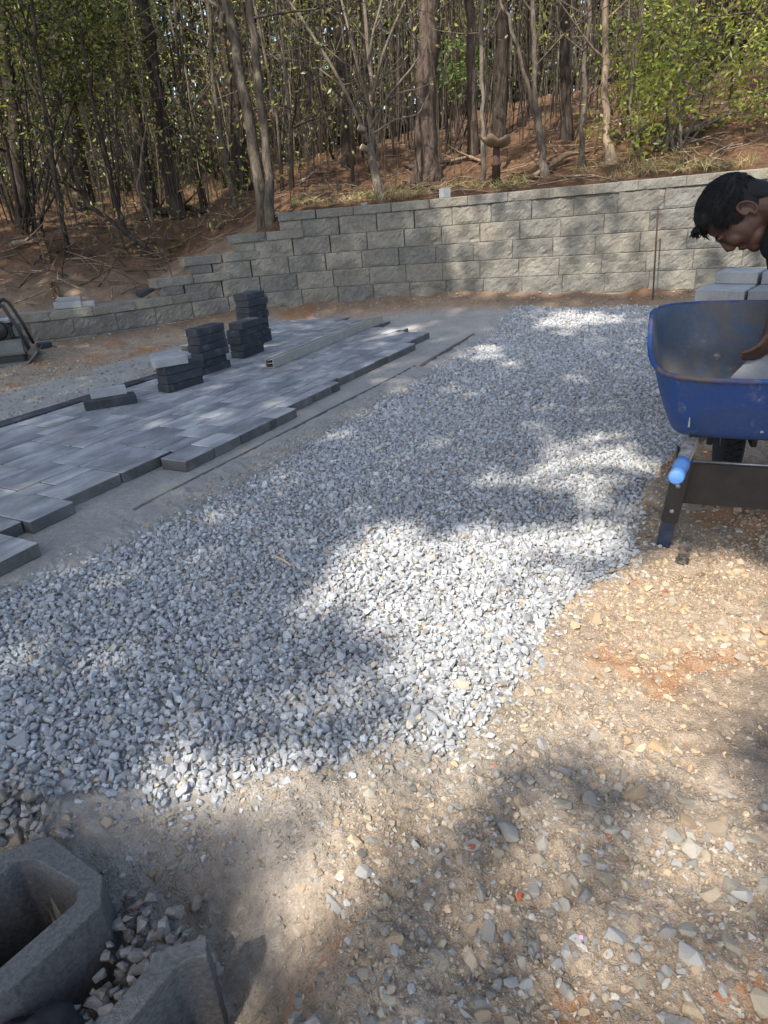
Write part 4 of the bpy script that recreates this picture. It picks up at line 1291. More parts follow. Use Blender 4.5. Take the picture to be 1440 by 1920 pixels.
for sy in (-.18, .18):
    MB().tube([(.22, sy, .14), (.17, sy, .36), (.10, sy, .565), (.06, sy, .60), (.0, sy, .605), (-.24, sy, .58), (-.28, sy, .54), (-.30, sy, .16)], [.016] * 8, 10).build('roll_frame', M['black'], pc_, True)
for (x, z) in ((.06, .60), (-.24, .58)):
    MB().tube([(x, -.18, z), (x, .18, z)], [.015, .015], 10).build('cross_bar', M['black'], pc_, True)
MB().box(-.22, .04, -.165, .165, .53, .565).build('frame_plate', M['black'], pc_, False, .006)
for sy in (-.15, .15):
    MB().tube([(-.28, sy, .2), (-.55, sy, .75), (-.62, sy, .92)], [.014] * 3, 10).build('handle_tube', M['black'], pc_, True)
MB().tube([(-.62, -.15, .92), (-.62, .15, .92)], [.014, .014], 10).build('handle_bar', M['black'], pc_, True)

# ------------------------------------------------------------------ woods
def leaf_arrays(P, L, Wd, r, droop=0.0, flat=0.0):
    n = len(P)
    a = r.normal(size=(n, 3)); a[:, 2] = a[:, 2] * (1 - flat) - droop; a /= np.linalg.norm(a, axis=1)[:, None]
    b = r.normal(size=(n, 3)); b -= a * (a * b).sum(1)[:, None]; b /= np.linalg.norm(b, axis=1)[:, None]
    L = np.broadcast_to(L, n)[:, None]; Wd = np.broadcast_to(Wd, n)[:, None]
    V = np.stack([P - a * L / 2, P + b * Wd / 2 - a * L * .08, P + a * L / 2, P - b * Wd / 2 - a * L * .08], 1).reshape(-1, 3)
    Fq = np.arange(4 * n).reshape(n, 4)
    return V, Fq
def leaf_mesh(name, P, L, Wd, col, r, droop=0.0, flat=0.0, mat='leaf'):
    V, Fq = leaf_arrays(P, L, Wd, r, droop, flat)
    return np_mesh(name, V, Fq, np.repeat(col, 4, 0), [M[mat]])
def pal_cols(n, base, r, sd=.22):
    base = np.array(base)
    return (base[r.integers(0, len(base), n)] * np.exp(r.normal(0, sd, (n, 1)))).clip(.004, .7)
SPRING = [(.25, .28, .04), (.33, .33, .06), (.18, .23, .035), (.40, .35, .09)]
EVER = [(.06, .095, .022), (.09, .13, .026), (.045, .07, .018), (.13, .15, .035)]
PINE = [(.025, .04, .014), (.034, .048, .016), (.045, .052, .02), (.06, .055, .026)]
BUSH = [(.24, .29, .04), (.32, .34, .05), (.16, .22, .03), (.36, .33, .06)]
BROWN = [(.22, .125, .06), (.32, .20, .105), (.42, .29, .17), (.14, .075, .035), (.28, .15, .065), (.10, .06, .035)]

def branchy(mb, p0, d0, L, r0, depth, r, tips, n=5, up_=.15, nseg=5):
    """a tapered, wandering branch with side shoots"""
    p = Vector(p0); d = Vector(d0).normalized(); pts = [p.copy()]; rd = [r0]
    for i in range(nseg):
        d = (d + Vector((r.gauss(0, .13), r.gauss(0, .13), r.gauss(0, .09) + up_ * .25))).normalized()
        p = p + d * (L / nseg); pts.append(p.copy()); rd.append(r0 * (1 - .82 * (i + 1) / nseg) + .0015)
    mb.tube(pts, rd, max(3, n), False)
    if depth > 0:
        for k in range(r.randint(2, 4)):
            i = r.randint(1, nseg - 1)
            q = pts[i]; t = (pts[i + 1] - pts[i]).normalized()
            sd = Vector((r.gauss(0, 1), r.gauss(0, 1), r.gauss(0, .6))); sd = (sd - t * sd.dot(t)).normalized()
            branchy(mb, q, t * .75 + sd * .8, L * r.uniform(.35, .6), rd[i] * .6, depth - 1, r, tips, 3, up_, max(3, nseg - 1))
    tips.append(pts[-1]); tips.append(pts[-2])
    return pts

def tree_trunk(pts, rads, r, bark, n=10, flare=1.0):
    mb = MB()
    P = [Vector(p) for p in pts]
    fine_p, fine_r = [], []
    for i in range(len(P) - 1):
        for k in range(4):
            t = k / 4
            q = P[i].lerp(P[i + 1], t); w_ = rads[i] * (1 - t) + rads[i + 1] * t
            fine_p.append(q + Vector((r.gauss(0, .012), r.gauss(0, .012), 0)) * (1 if i + k else 0)); fine_r.append(w_ * (1 + r.gauss(0, .04)))
    fine_p.append(P[-1]); fine_r.append(rads[-1])
    fine_r[0] *= flare; fine_r[1] *= (1 + (flare - 1) * .35)
    base = fine_p[0].copy(); base.z -= .15
    mb.tube([base] + fine_p, [fine_r[0] * 1.1] + fine_r, n, True)
    return mb, fine_p, fine_r

def named_tree(name, label, pxs, wpx, bark, Y=None, extra_h=5.0, nbr=8, brlen=(1.0, 2.2), leaves=None, nleaf=200, leafsize=.07, flare=1.3, seed=0, brz=(.15, 1.0), group=None, depth=1, brr=.35, crown_h=None):
    """trunk traced through its own upright plane, carried on above the frame"""
    r = random.Random(seed); rn = np.random.default_rng(seed)
    b = on_terrain(*pxs[0]) if Y is None else at_y(*pxs[0], Y)
    Yb = b[1]
    b[2] = zg1(b[0], b[1])
    P = [b] + [at_y(px, py, Yb + .12 * i) for i, (px, py) in enumerate(pxs[1:], 1)]
    sc_ = np.linalg.norm(b - CAM) / F
    rads = [.38 * wpx[min(i, len(wpx) - 1)] * sc_ for i in range(len(P))]
    d = np.array(P[-1]) - np.array(P[-2]); d /= np.linalg.norm(d)
    d = d * .6 + np.array([0, 0, .4]); d /= np.linalg.norm(d)
    for k in (1, 2, 3):
        P.append(np.array(P[-1]) + d * extra_h / 3 + np.array([r.gauss(0, .08), r.gauss(0, .08), 0])); rads.append(rads[-1] * .78)
    root = empty(name, b)
    tag(root, label, 'tree', group)
    mb, fp, fr = tree_trunk(P, rads, r, bark, 10, flare)
    tips = []
    H = fp[-1].z - fp[0].z
    for k in range(nbr):
        i = int(len(fp) * (brz[0] + (brz[1] - brz[0]) * (k + r.random()) / nbr)); i = min(max(i, 1), len(fp) - 2)
        a = r.uniform(0, 2 * math.pi)
        branchy(mb, fp[i], Vector((math.cos(a), math.sin(a) * .8, r.uniform(.2, .9))), r.uniform(*brlen), max(fr[i] * brr, .006), depth, r, tips)
    def rel(o): o.location = -Vector(b); return o
    rel(mb.build('trunk', M[bark], root, True))
    if leaves and tips:
        T = np.array([t[:] for t in tips])
        k = rn.integers(0, len(T), nleaf)
        Pl = T[k] + rn.normal(0, .16, (nleaf, 3))
        rel(obj('crown', leaf_mesh('crown', Pl, leafsize * rn.uniform(.6, 1.3, nleaf), leafsize * .5, pal_cols(nleaf, leaves, rn), rn), root))
    return root, b, tips

NT = named_tree
NT('pine_tree', 'large rough-barked pine trunk standing just behind the middle of the wall', [(800, 336), (797, 240), (800, 120), (806, 0)], [58, 46, 44, 42], 'bark_pine', nbr=3, brz=(.75, 1), extra_h=9, flare=1.35, seed=1, brlen=(1, 1.6))
NT('pine_tree', 'dark slanting pine trunk left of the twin grey trunks', [(333, 408), (312, 280), (288, 130), (268, 0)], [33, 29, 27, 26], 'bark_dark', nbr=4, brz=(.5, 1), extra_h=8, flare=1.2, seed=2)
NT('grey_tree', 'left one of the twin grey trunks above the wall steps', [(497, 424), (478, 280), (448, 120), (425, 0)], [29, 25, 22, 20], 'bark_grey', nbr=7, brz=(.4, 1), extra_h=4, flare=1.25, seed=3, leaves=SPRING, nleaf=260)
NT('grey_tree', 'right one of the twin grey trunks above the wall steps', [(508, 422), (500, 300), (484, 140), (468, 0)], [22, 20, 18, 16], 'bark_grey', nbr=7, brz=(.4, 1), extra_h=4, flare=1.2, seed=4, leaves=SPRING, nleaf=260)
# the pollarded multi-stem tree left of the big pine
root, b, tips = NT('multi_stem_tree', 'pale many-branched tree with sawn-off stubs behind the wall', [(715, 378), (703, 320), (692, 268), (697, 200), (692, 110), (682, 0)], [22, 20, 17, 11, 9, 7], 'bark_pale', nbr=5, brz=(.5, 1), extra_h=2.0, flare=1.15, seed=5, leaves=SPRING, nleaf=90, brlen=(.8, 1.6))
Yb = b[1]
mbx = MB(); rr = random.Random(55); tp = []
sc_ = np.linalg.norm(b - CAM) / F
for line, w0 in (([(692, 268), (664, 205), (620, 120), (572, 45), (540, 0)], 7), ([(697, 215), (672, 130), (655, 60), (640, 0)], 6), ([(697, 190), (715, 110), (738, 50), (760, 0)], 6),
                 ([(694, 240), (728, 180), (770, 130), (790, 100)], 5), ([(690, 120), (700, 60), (716, 0)], 5), ([(660, 200), (640, 160), (600, 130)], 3.5), ([(700, 250), (740, 225), (782, 215)], 3)):
    P = [Vector(at_y(px, py, Yb + .05 * k)) for k, (px, py) in enumerate(line)]
    mbx.tube(P, [.5 * w0 * sc_ * (1 - .6 * k / len(P)) for k in range(len(P))], 6, True)
    for k in range(3):
        i = rr.randint(1, len(P) - 1)
        branchy(mbx, P[i], Vector((rr.gauss(0, 1), rr.gauss(0, .6), .6)), rr.uniform(.5, 1.0), .006, 1, rr, tp, 4)
o = mbx.build('limbs', M['bark_pale'], root, True); o.location = -Vector(b)
for (px, py, dx_, dy_) in ((677, 275, -12, -4), (672, 238, -10, -6)):
    c = Vector(at_y(px + 14, py + 8, Yb)); e = Vector(at_y(px, py, Yb - .02))
    s_ = MB().tube([c, e], [.04, .038], 10).build('sawn_stub', M['bark_pale'], root, True); s_.location = -Vector(b)
    dv = (e - c).normalized()
    s2 = MB().tube([e, e + dv * .004], [.033, .033], 10).build('cut_face', M['cutwood'], s_); s2.location = (0, 0, 0)
NT('slender_tree', 'thin straight grey trunk beside the rusty pedestal', [(905, 345), (906, 240), (904, 120), (903, 0)], [11, 9, 9, 8], 'bark_pale', nbr=7, brz=(.3, 1), extra_h=2.5, seed=6, leaves=SPRING, nleaf=200, flare=1.1, brlen=(.6, 1.2))
NT('grey_tree', 'forked grey tree rising behind the lit part of the wall', [(1022, 348), (1016, 270), (1004, 200), (1000, 100), (998, 0)], [19, 15, 13, 11, 9], 'bark_grey', nbr=6, brz=(.35, 1), extra_h=3, seed=7, leaves=SPRING, nleaf=160, flare=1.2)
NT('grey_tree', 'second stem curving left out of the forked grey tree base', [(1018, 330), (1008, 250), (985, 150), (962, 60), (940, 0)], [9, 8, 8, 7, 6], 'bark_grey', nbr=4, brz=(.4, 1), extra_h=2, seed=77, leaves=SPRING, nleaf=60, flare=1.0)
NT('slender_tree', 'thin crooked grey trunk right of the forked tree', [(1089, 338), (1092, 240), (1097, 130), (1103, 0)], [13, 10, 9, 8], 'bark_grey', nbr=8, brz=(.25, 1), extra_h=2.5, seed=8, leaves=SPRING, nleaf=160, brlen=(.6, 1.3))
NT('dead_tree', 'ragged brown trunk behind the right half of the wall', [(1145, 334), (1140, 260), (1134, 150), (1134, 0)], [24, 16, 14, 12], 'deadwood', nbr=5, brz=(.3, 1), extra_h=3, seed=9)
NT('sapling', 'pale crooked sapling under the right-hand bush', [(1243, 312), (1256, 240), (1268, 150), (1280, 60), (1300, 0)], [10, 7, 6, 5, 4], 'bark_pale', nbr=9, brz=(.2, 1), extra_h=1.2, seed=10, leaves=BUSH, nleaf=260, leafsize=.08)
NT('sapling', 'white-barked sapling leaning up left of the bush', [(1200, 325), (1182, 200), (1188, 110), (1205, 0)], [8, 7, 7, 6], 'bark_pale', nbr=6, brz=(.3, 1), extra_h=1.5, seed=11, leaves=BUSH, nleaf=140)
NT('pine_tree', 'dark pine trunk right behind the slender tree by the pedestal', [(935, 268), (938, 150), (942, 0)], [30, 28, 26], 'bark_dark', nbr=4, brz=(.5, 1), extra_h=9, seed=12)
NT('pine_tree', 'brown pine trunk just right of the big pine', [(888, 292), (884, 150), (880, 0)], [22, 20, 19], 'bark_pine', nbr=4, brz=(.5, 1), extra_h=9, seed=13)
NT('pine_tree', 'dark pine trunk left of the many-branched tree', [(652, 305), (644, 180), (634, 60), (630, 0)], [24, 22, 20, 19], 'bark_dark', nbr=4, brz=(.5, 1), extra_h=9, seed=14)
NT('pine_tree', 'dark pine trunk rising behind the twin grey trunks', [(452, 350), (440, 200), (425, 60), (420, 0)], [36, 31, 28, 26], 'bark_dark', nbr=4, brz=(.5, 1), extra_h=9, seed=15)
NT('pine_tree', 'dark pine trunk left of the slanting pine', [(285, 395), (262, 260), (240, 120), (222, 0)], [28, 25, 22, 20], 'bark_dark', nbr=4, brz=(.5, 1), extra_h=9, seed=16)
NT('pine_tree', 'dark pine trunk low at the left among thin stems', [(160, 390), (140, 250), (118, 120), (100, 0)], [36, 32, 28, 26], 'bark_dark', nbr=4, brz=(.5, 1), extra_h=9, seed=17)
NT('pine_tree', 'dark pine trunk near the left frame edge', [(45, 420), (30, 250), (10, 100), (0, 0)], [26, 24, 22, 20], 'bark_dark', nbr=4, brz=(.5, 1), extra_h=9, seed=18)
NT('pine_tree', 'dark pine trunk between forked tree and crooked trunk', [(1062, 262), (1058, 120), (1060, 0)], [22, 20, 19], 'bark_dark', nbr=4, brz=(.5, 1), extra_h=9, seed=19)
NT('slender_tree', 'bare arching stem bending over the low wall at the left', [(292, 482), (230, 430), (165, 385), (118, 300), (80, 200), (40, 110)], [13, 11, 9, 8, 6, 5], 'bark_dark', nbr=9, brz=(.2, 1), extra_h=.8, seed=20, brlen=(.6, 1.3))
NT('slender_tree', 'thin dark stem standing on the bank above the low wall', [(128, 478), (112, 380), (92, 260), (70, 120), (60, 0)], [12, 9, 8, 7, 6], 'bark_dark', nbr=9, brz=(.2, 1), extra_h=1.5, seed=21, leaves=EVER, nleaf=500)
NT('slender_tree', 'thin bare stem left of the slanting pine base', [(236, 440), (205, 320), (170, 180), (150, 60)], [9, 8, 7, 6], 'bark_dark', nbr=8, brz=(.2, 1), extra_h=2, seed=22, leaves=EVER, nleaf=260)
NT('slender_tree', 'thin brown stem between slanting pine and twin trunks', [(440, 392), (420, 280), (400, 150), (392, 0)], [12, 10, 9, 8], 'bark_grey', nbr=7, brz=(.3, 1), extra_h=2, seed=23, leaves=SPRING, nleaf=220)
NT('sapling', 'very thin crooked sapling in front of the slanting pine', [(385, 385), (366, 260), (350, 150), (318, 20)], [6, 5, 4, 4], 'bark_pale', nbr=7, brz=(.25, 1), extra_h=1.5, seed=24, leaves=SPRING, nleaf=160)
NT('sapling', 'leaning bare sapling by the left bank with pale bark', [(292, 435), (256, 350), (276, 230), (262, 150)], [6, 5, 4, 3], 'bark_pale', nbr=6, brz=(.25, 1), extra_h=.8, seed=25)

# leafy evergreens: left corner, right-hand bush, sprig by the pine
def bush(name, label, cat, base, blobs, n, cols, size, seed, bark='bark_dark', group=None, stems=6):
    rn = np.random.default_rng(seed); r = random.Random(seed)
    root = empty(name, base)
    tag(root, label, cat, group)
    mb = MB(); tips = []
    P = []
    per = n // sum(int(b_[4] * 10) for b_ in blobs)
    for (px, py, Y, R, wgt) in blobs:
        c = Vector(at_y(px, py, Y))
        b0 = Vector(base) + Vector((r.gauss(0, .08), r.gauss(0, .08), 0))
        mb.tube([b0, b0.lerp(c, .5) + Vector((r.gauss(0, .1), r.gauss(0, .1), .1)), c], [.022, .014, .006], 6, False)
        tt = []
        for k in range(6):
            branchy(mb, c, Vector((r.gauss(0, 1), r.gauss(0, 1), r.gauss(.1, .7))), R * 1.2, .006, 1, r, tt, 4)
        T = np.array([t[:] for t in tt])
        m_ = int(per * wgt * 10)
        k = rn.integers(0, len(T), m_)
        Q = T[k] + rn.normal(0, R * .22, (m_, 3))
        P.append(Q)
    P = np.concatenate(P)
    o = mb.build('branches', M[bark], root, True); o.location = -Vector(base)
    o = obj('foliage', leaf_mesh('foliage', P, size * rn.uniform(.6, 1.3, len(P)), size * .42, pal_cols(len(P), cols, rn, .28), rn, .15, .3), root); o.location = -Vector(base)
    return root
bb = on_terrain(1262, 312)
Yr = bb[1]
bush('broadleaf_bush', 'yellow-green leafy bush at the upper right above the wall', 'bush', bb,
     [(1190, 215, Yr, .45, 1), (1250, 190, Yr + .3, .55, 1.2), (1320, 175, Yr, .5, 1.2), (1290, 110, Yr + .4, .6, 1), (1370, 100, Yr + .3, .6, 1), (1420, 190, Yr + .6, .6, 1), (1230, 70, Yr + .8, .5, .6), (1350, 30, Yr + .6, .6, .8), (1430, 50, Yr + .6, .6, .8), (1200, 150, Yr + .5, .4, .5), (1390, 240, Yr + .4, .4, .5)],
     4800, BUSH, .075, 31, 'bark_pale')
bl = on_terrain(60, 440)
Yl = bl[1]
bush('evergreen_tree', 'dense dark green evergreen filling the upper left corner', 'tree', bl,
     [(40, 60, Yl, .9, 1), (120, 110, Yl + .3, .8, 1), (30, 170, Yl, .8, 1), (190, 60, Yl + .6, .7, .9), (100, 200, Yl + .4, .7, .8), (160, 10, Yl + .4, .8, 1), (60, -40, Yl, .9, 1), (10, 260, Yl, .6, .5), (210, 150, Yl + .8, .5, .5)],
     6200, EVER + SPRING[:2], .085, 32)
bush('spring_shrub', 'yellow spring leaves lit beside the dark evergreen', 'shrub', on_terrain(240, 430), [(215, 85, Yl + .2, .35, 1), (195, 115, Yl + .2, .3, .7), (160, 75, Yl + .2, .3, .5)], 600, [(.30, .26, .06), (.24, .24, .05)], .07, 33)
bq = on_terrain(845, 290)
bush('spring_shrub', 'fresh green sprig of leaves right of the big pine', 'shrub', bq, [(835, 120, bq[1], .35, 1), (870, 150, bq[1], .35, 1), (845, 170, bq[1], .3, .8), (880, 105, bq[1], .25, .5)], 420, [(.16, .27, .04), (.20, .30, .05), (.12, .22, .03)], .085, 34)
bq = on_terrain(700, 250)
bush('spring_shrub', 'thin green shrub far behind the many-branched tree', 'shrub', bq, [(600, 150, bq[1], 1.0, 1), (560, 60, bq[1] + 1, 1.2, 1), (740, 240, bq[1], .7, .7)], 700, SPRING, .12, 35)

# background trees as copies of a few grown patterns
def proto_pine(seed):
    r = random.Random(seed); rn = np.random.default_rng(seed)
    H = r.uniform(14, 18); r0 = r.uniform(.10, .17)
    pts = [Vector((0, 0, -.2))]; rd = [r0 * 1.2]
    x = y = 0
    for k in range(1, 9):
        x += r.gauss(0, .09); y += r.gauss(0, .09)
        pts.append(Vector((x, y, H * k / 8))); rd.append(r0 * (1 - .8 * k / 8))
    mb = MB().tube(pts, rd, 8, True)
    for k in range(14):                      # dead stubs low down
        z = r.uniform(1.5, H * .6); i = min(int(z / H * 8), 7); t = z / H * 8 - i
        p = pts[i].lerp(pts[i + 1], t); a = r.uniform(0, 6.28)
        branchy(mb, p, Vector((math.cos(a), math.sin(a), r.uniform(-.2, .4))), r.uniform(.4, 1.8), .014, 1, r, [], 3, .0, 4)
    C = []
    for k in range(26):
        z = H * r.uniform(.5, 1.0); i = min(int(z / H * 8), 7); t = z / H * 8 - i
        p = pts[i].lerp(pts[i + 1], t); a = r.uniform(0, 6.28); L = r.uniform(1.2, 2.8) * (1.15 - .6 * (z / H - .5))
        e = p + Vector((math.cos(a) * L, math.sin(a) * L, r.uniform(-.1, .7)))
        mb.tube([p, p.lerp(e, .6), e], [.03, .02, .008], 4, False)
        for q in range(3): C.append(np.array(p.lerp(e, r.uniform(.45, 1.05)))[None] + rn.normal(0, .28, (16, 3)))
    C = np.concatenate(C)
    crown = leaf_mesh('crown', C, .34 * rn.uniform(.6, 1.3, len(C)), .07, pal_cols(len(C), PINE, rn, .3), rn)
    return mb.mesh('trunk', M['bark_dark'] if seed % 2 else M['bark_pine'], True), crown
def proto_slim(seed):
    r = random.Random(seed); rn = np.random.default_rng(seed)
    H = r.uniform(6, 9.5); r0 = r.uniform(.025, .05)
    pts = [Vector((0, 0, -.1))]; rd = [r0 * 1.15]; x = y = 0
    for k in range(1, 9):
        x += r.gauss(.02, .12); y += r.gauss(0, .10)
        pts.append(Vector((x, y, H * k / 8))); rd.append(r0 * (1 - .82 * k / 8))
    mb = MB().tube(pts, rd, 6, True); tips = []
    for k in range(16):
        i = r.randint(1, 7); a = r.uniform(0, 6.28)
        branchy(mb, pts[i], Vector((math.cos(a), math.sin(a), r.uniform(.2, .9))), r.uniform(.7, 1.8), rd[i] * .4 + .003, 1, r, tips, 3, .1, 4)
    T = np.array([t[:] for t in tips]); n = 320
    P = T[rn.integers(0, len(T), n)] + rn.normal(0, .2, (n, 3))
    return mb.mesh('trunk', M['bark_grey'] if seed % 3 else M['bark_pale'], True), leaf_mesh('crown', P, .085 * rn.uniform(.6, 1.3, n), .04, pal_cols(n, SPRING + SPRING + EVER, rn), rn)
PP = [proto_pine(700 + i) for i in range(6)]
PS = [proto_slim(720 + i) for i in range(6)]
rf = random.Random(88)
def plant(proto, name, label, cat, group, x, y, s_):
    z = zg1(x, y)
    root = empty(name, (x, y, z), rf.uniform(0, 6.28)); root.scale = (s_ * rf.uniform(.85, 1.15),) * 2 + (s_,)
    root.rotation_euler = (rf.gauss(0, .025), rf.gauss(0, .03), rf.uniform(0, 6.28))
    tag(root, label, cat, group)
    for nm, me in (('trunk', proto[0]), ('crown', proto[1])):
        o = bpy.data.objects.new(nm, me); link(o, root)
named_xy = [tuple(o.location[:2]) for o in COL.objects if o.parent is None and o.get('category') == 'tree']
def far_enough(x, y, lst, d): return all((x - a) ** 2 + (y - b_) ** 2 > d * d for a, b_ in lst)
used = list(named_xy)
cnt = 0
while cnt < 95:
    y = 13 + 33 * rf.random() ** .8; x = rf.uniform(-.9, .95) * y
    if not far_enough(x, y, used, .9): continue
    used.append((x, y)); plant(rf.choice(PP), 'pine_tree', 'straight dark pine in the woods behind the nearer trees', 'tree', 'pines deep in the woods', x, y, rf.uniform(.85, 1.15)); cnt += 1
cnt = 0
while cnt < 200:
    y = 11.5 + 24 * rf.random() ** 1.1; x = rf.uniform(-.9, .95) * y
    if not far_enough(x, y, used, .55): continue
    used.append((x, y)); plant(rf.choice(PS), 'slender_tree', 'thin understorey tree in the woods behind the nearer trees', 'tree', 'thin trees deep in the woods', x, y, rf.uniform(.75, 1.2)); cnt += 1

# understorey thicket and the far wood, which read as one mass
r5 = np.random.default_rng(5)
def thicket(name, label, n, y0, y1, zlo, zhi, size, cols, nst, rst, hst, seed, clump=.5):
    rn = np.random.default_rng(seed); r = random.Random(seed)
    y = rn.uniform(y0, y1, n * 3); x = rn.uniform(-.92, .98, n * 3) * y
    h = zlo + (zhi - zlo) * rn.random(n * 3) ** 1.2
    k = fbm(x * .45, h * .5 + y * .3, 3, seed) > clump
    k &= (y - wy(x) > .5)
    x, y, h = x[k][:n], y[k][:n], h[k][:n]
    P = np.stack([x, y, zg(x, y) + h], 1)
    V1, F1 = leaf_arrays(P, size * rn.uniform(.5, 1.4, len(P)), size * .45, rn)
    C1 = np.repeat(pal_cols(len(P), cols, rn, .3), 4, 0)
    me = np_mesh(name, V1, F1, C1, [M['leaf']])
    root = obj(name, me); tag(root, label, kind='stuff')
    mb = MB()
    for q in range(nst):
        yy = r.uniform(y0, y1); xx = r.uniform(-.92, .98) * yy; z = zg1(xx, yy)
        if yy - float(wy(xx)) < .5: continue
        H = r.uniform(*hst); l = r.gauss(0, .12); l2 = r.gauss(0, .1)
        rad_ = r.uniform(*rst)
        mb.tube([(xx, yy, z - .1), (xx + l * H * .5, yy, z + H * .5), (xx + l * H * .5 + l2 * H * .6, yy + l2, z + H)], [rad_, rad_ * .8, rad_ * .35], 4, False)
    o = mb.build('stems', M['bark_dark'] if seed % 2 else M['bark_grey'], root, True); tag(o, kind='stuff')
thicket('understorey', 'twiggy green undergrowth between the trunks', 7500, 13, 30, .1, 7, .13, SPRING + EVER + EVER, 900, (.006, .02), (1.2, 6), 61, .5)
thicket('bank_brush', 'low tangled brush and young stems along the edge of the woods', 4200, 9.8, 15, .03, 2.2, .075, SPRING + [(.30, .19, .09), (.22, .13, .06)], 900, (.0025, .007), (.3, 2.6), 64, .5)
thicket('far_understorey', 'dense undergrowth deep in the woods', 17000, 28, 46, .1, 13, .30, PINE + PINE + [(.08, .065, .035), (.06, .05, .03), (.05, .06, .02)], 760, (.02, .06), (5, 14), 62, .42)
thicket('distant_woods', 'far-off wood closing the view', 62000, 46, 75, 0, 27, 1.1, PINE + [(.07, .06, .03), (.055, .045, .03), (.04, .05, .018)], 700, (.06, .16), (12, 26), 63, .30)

# pine straw and dead leaves on the slope
def behind(n, rn, y1, xk=.75):
    y = 7.4 + (y1 - 7.4) * rn.random(n) ** 1.5; x = rn.uniform(-xk, xk) * y
    k = (y - wy(x) > .16)
    return x[k], y[k]
x, y = behind(60000, r5, 19)
P = np.stack([x, y, zg(x, y) + r5.uniform(.004, .05, len(x))], 1)
straw = obj('pine_straw', leaf_mesh('pine_straw', P, r5.uniform(.10, .28, len(x)), .015, pal_cols(len(x), BROWN, r5, .25), r5, 0, .85, 'litter')); tag(straw, 'orange-brown pine straw and dead leaves on the slope', kind='stuff')
x, y = behind(34000, r5, 18)
k = fbm(x * 1.1, y * 1.1, 3, 91) > .38
x, y = x[k], y[k]
P = np.stack([x, y, zg(x, y) + r5.uniform(.005, .05, len(x))], 1)
dl = obj('dead_leaves', leaf_mesh('dead_leaves', P, r5.uniform(.04, .10, len(x)), .045, pal_cols(len(x), BROWN + [(.42, .30, .18)], r5, .25), r5, 0, .6, 'litter'), straw); tag(dl, kind='stuff')
mb = MB(); rt_ = random.Random(17)
for q in range(900):
    yy = 7.6 + 11 * rt_.random() ** 1.3; xx = rt_.uniform(-.75, .75) * yy
    if yy - float(wy(xx)) < .35: continue
    l_ = rt_.uniform(.2, .9); a_ = rt_.uniform(0, 6.28); e1 = (xx + math.cos(a_) * l_, yy + math.sin(a_) * l_)
    if e1[1] - float(wy(e1[0])) < .3: continue
    m1 = ((xx + e1[0]) / 2 + rt_.gauss(0, .04), (yy + e1[1]) / 2 + rt_.gauss(0, .04))
    rr_ = rt_.uniform(.004, .012)
    mb.tube([(xx, yy, zg1(xx, yy) + .02), (*m1, zg1(*m1) + rt_.uniform(.02, .07)), (*e1, zg1(*e1) + rt_.uniform(.01, .12))], [rr_, rr_ * .8, rr_ * .4], 4, False)
tw = mb.build('ground_twigs', M['deadwood'], straw, True); tag(tw, kind='stuff')
# dry grass and green tufts along the wall top
x = r5.uniform(-1.0, 5.5, 5000); y = wy(x) + .42 + np.abs(r5.normal(0, .45, 5000))
k = fbm(x * 2.2, y * 2.2, 3, 95) > .45
x, y = x[k], y[k]
P = np.stack([x, y, zg(x, y) + .07], 1)
gb = leaf_arrays(P, r5.uniform(.08, .26, len(x)), .006, r5)
gV = gb[0].reshape(-1, 4, 3); 
gcol = pal_cols(len(x), [(.34, .25, .12), (.30, .20, .09), (.40, .31, .17), (.11, .16, .03)], r5, .2)
gr_ = obj('dry_grass', np_mesh('dry_grass', gb[0], gb[1], np.repeat(gcol, 4, 0), [M['litter']])); tag(gr_, 'dry grass and weeds along the top of the wall', kind='stuff')
# fallen branches
FB = [((760, 318), (905, 312), 8, 'pale fallen branch behind the slender tree left of the pedestal'), ((1000, 345), (1105, 295), 9, 'pale fallen branch slanting up behind the lit wall'),
      ((20, 470), (80, 462), 10, 'pale fallen log catching the sun at the left bank'), ((280, 408), (395, 402), 14, 'short dark rotten log behind the wall steps'),
      ((410, 432), (470, 395), 6, 'bare fallen limb leaning beside the twin trunks'), ((140, 430), (210, 425), 5, 'thin pale stick on the ground at the left'),
      ((1270, 265), (1350, 235), 12, 'grey fallen log under the right-hand bush'), ((1150, 262), (1260, 250), 7, 'long pale stick on the slope right of the ragged trunk'),
      ((240, 470), (330, 455), 5, 'dark stick lying above the low wall steps'), ((560, 345), (640, 325), 5, 'thin stick on the pine straw left of the many-branched tree')]
for k, (a, b_, wpx, lab) in enumerate(FB):
    A = Vector(on_terrain(*a)); B = Vector(on_terrain(*b_))
    if (B - A).length > 4: B = A + (B - A) * (4 / (B - A).length)
    sc_ = (A - Vector(CAM)).length / F
    r = random.Random(900 + k); R0 = .5 * wpx * sc_
    pts = []
    for t in np.linspace(0, 1, 7):
        p = A.lerp(B, float(t)); p.z = zg1(p.x, p.y) + R0 * .7 + .02 + .03 * math.sin(t * 3.1); pts.append(p + Vector((r.gauss(0, .02), r.gauss(0, .02), 0)))
    mb = MB().tube(pts, [R0 * (1 - .5 * t) for t in np.linspace(0, 1, 7)], 7)
    for q in range(3): branchy(mb, pts[r.randint(1, 5)], Vector((r.gauss(0, 1), r.gauss(0, 1), .5)), r.uniform(.2, .5), R0 * .4, 0, r, [], 4)
    tag(mb.build('fallen_branch', M['deadwood'] if wpx != 14 else M['bark_dark'], None, True), lab, 'branch')
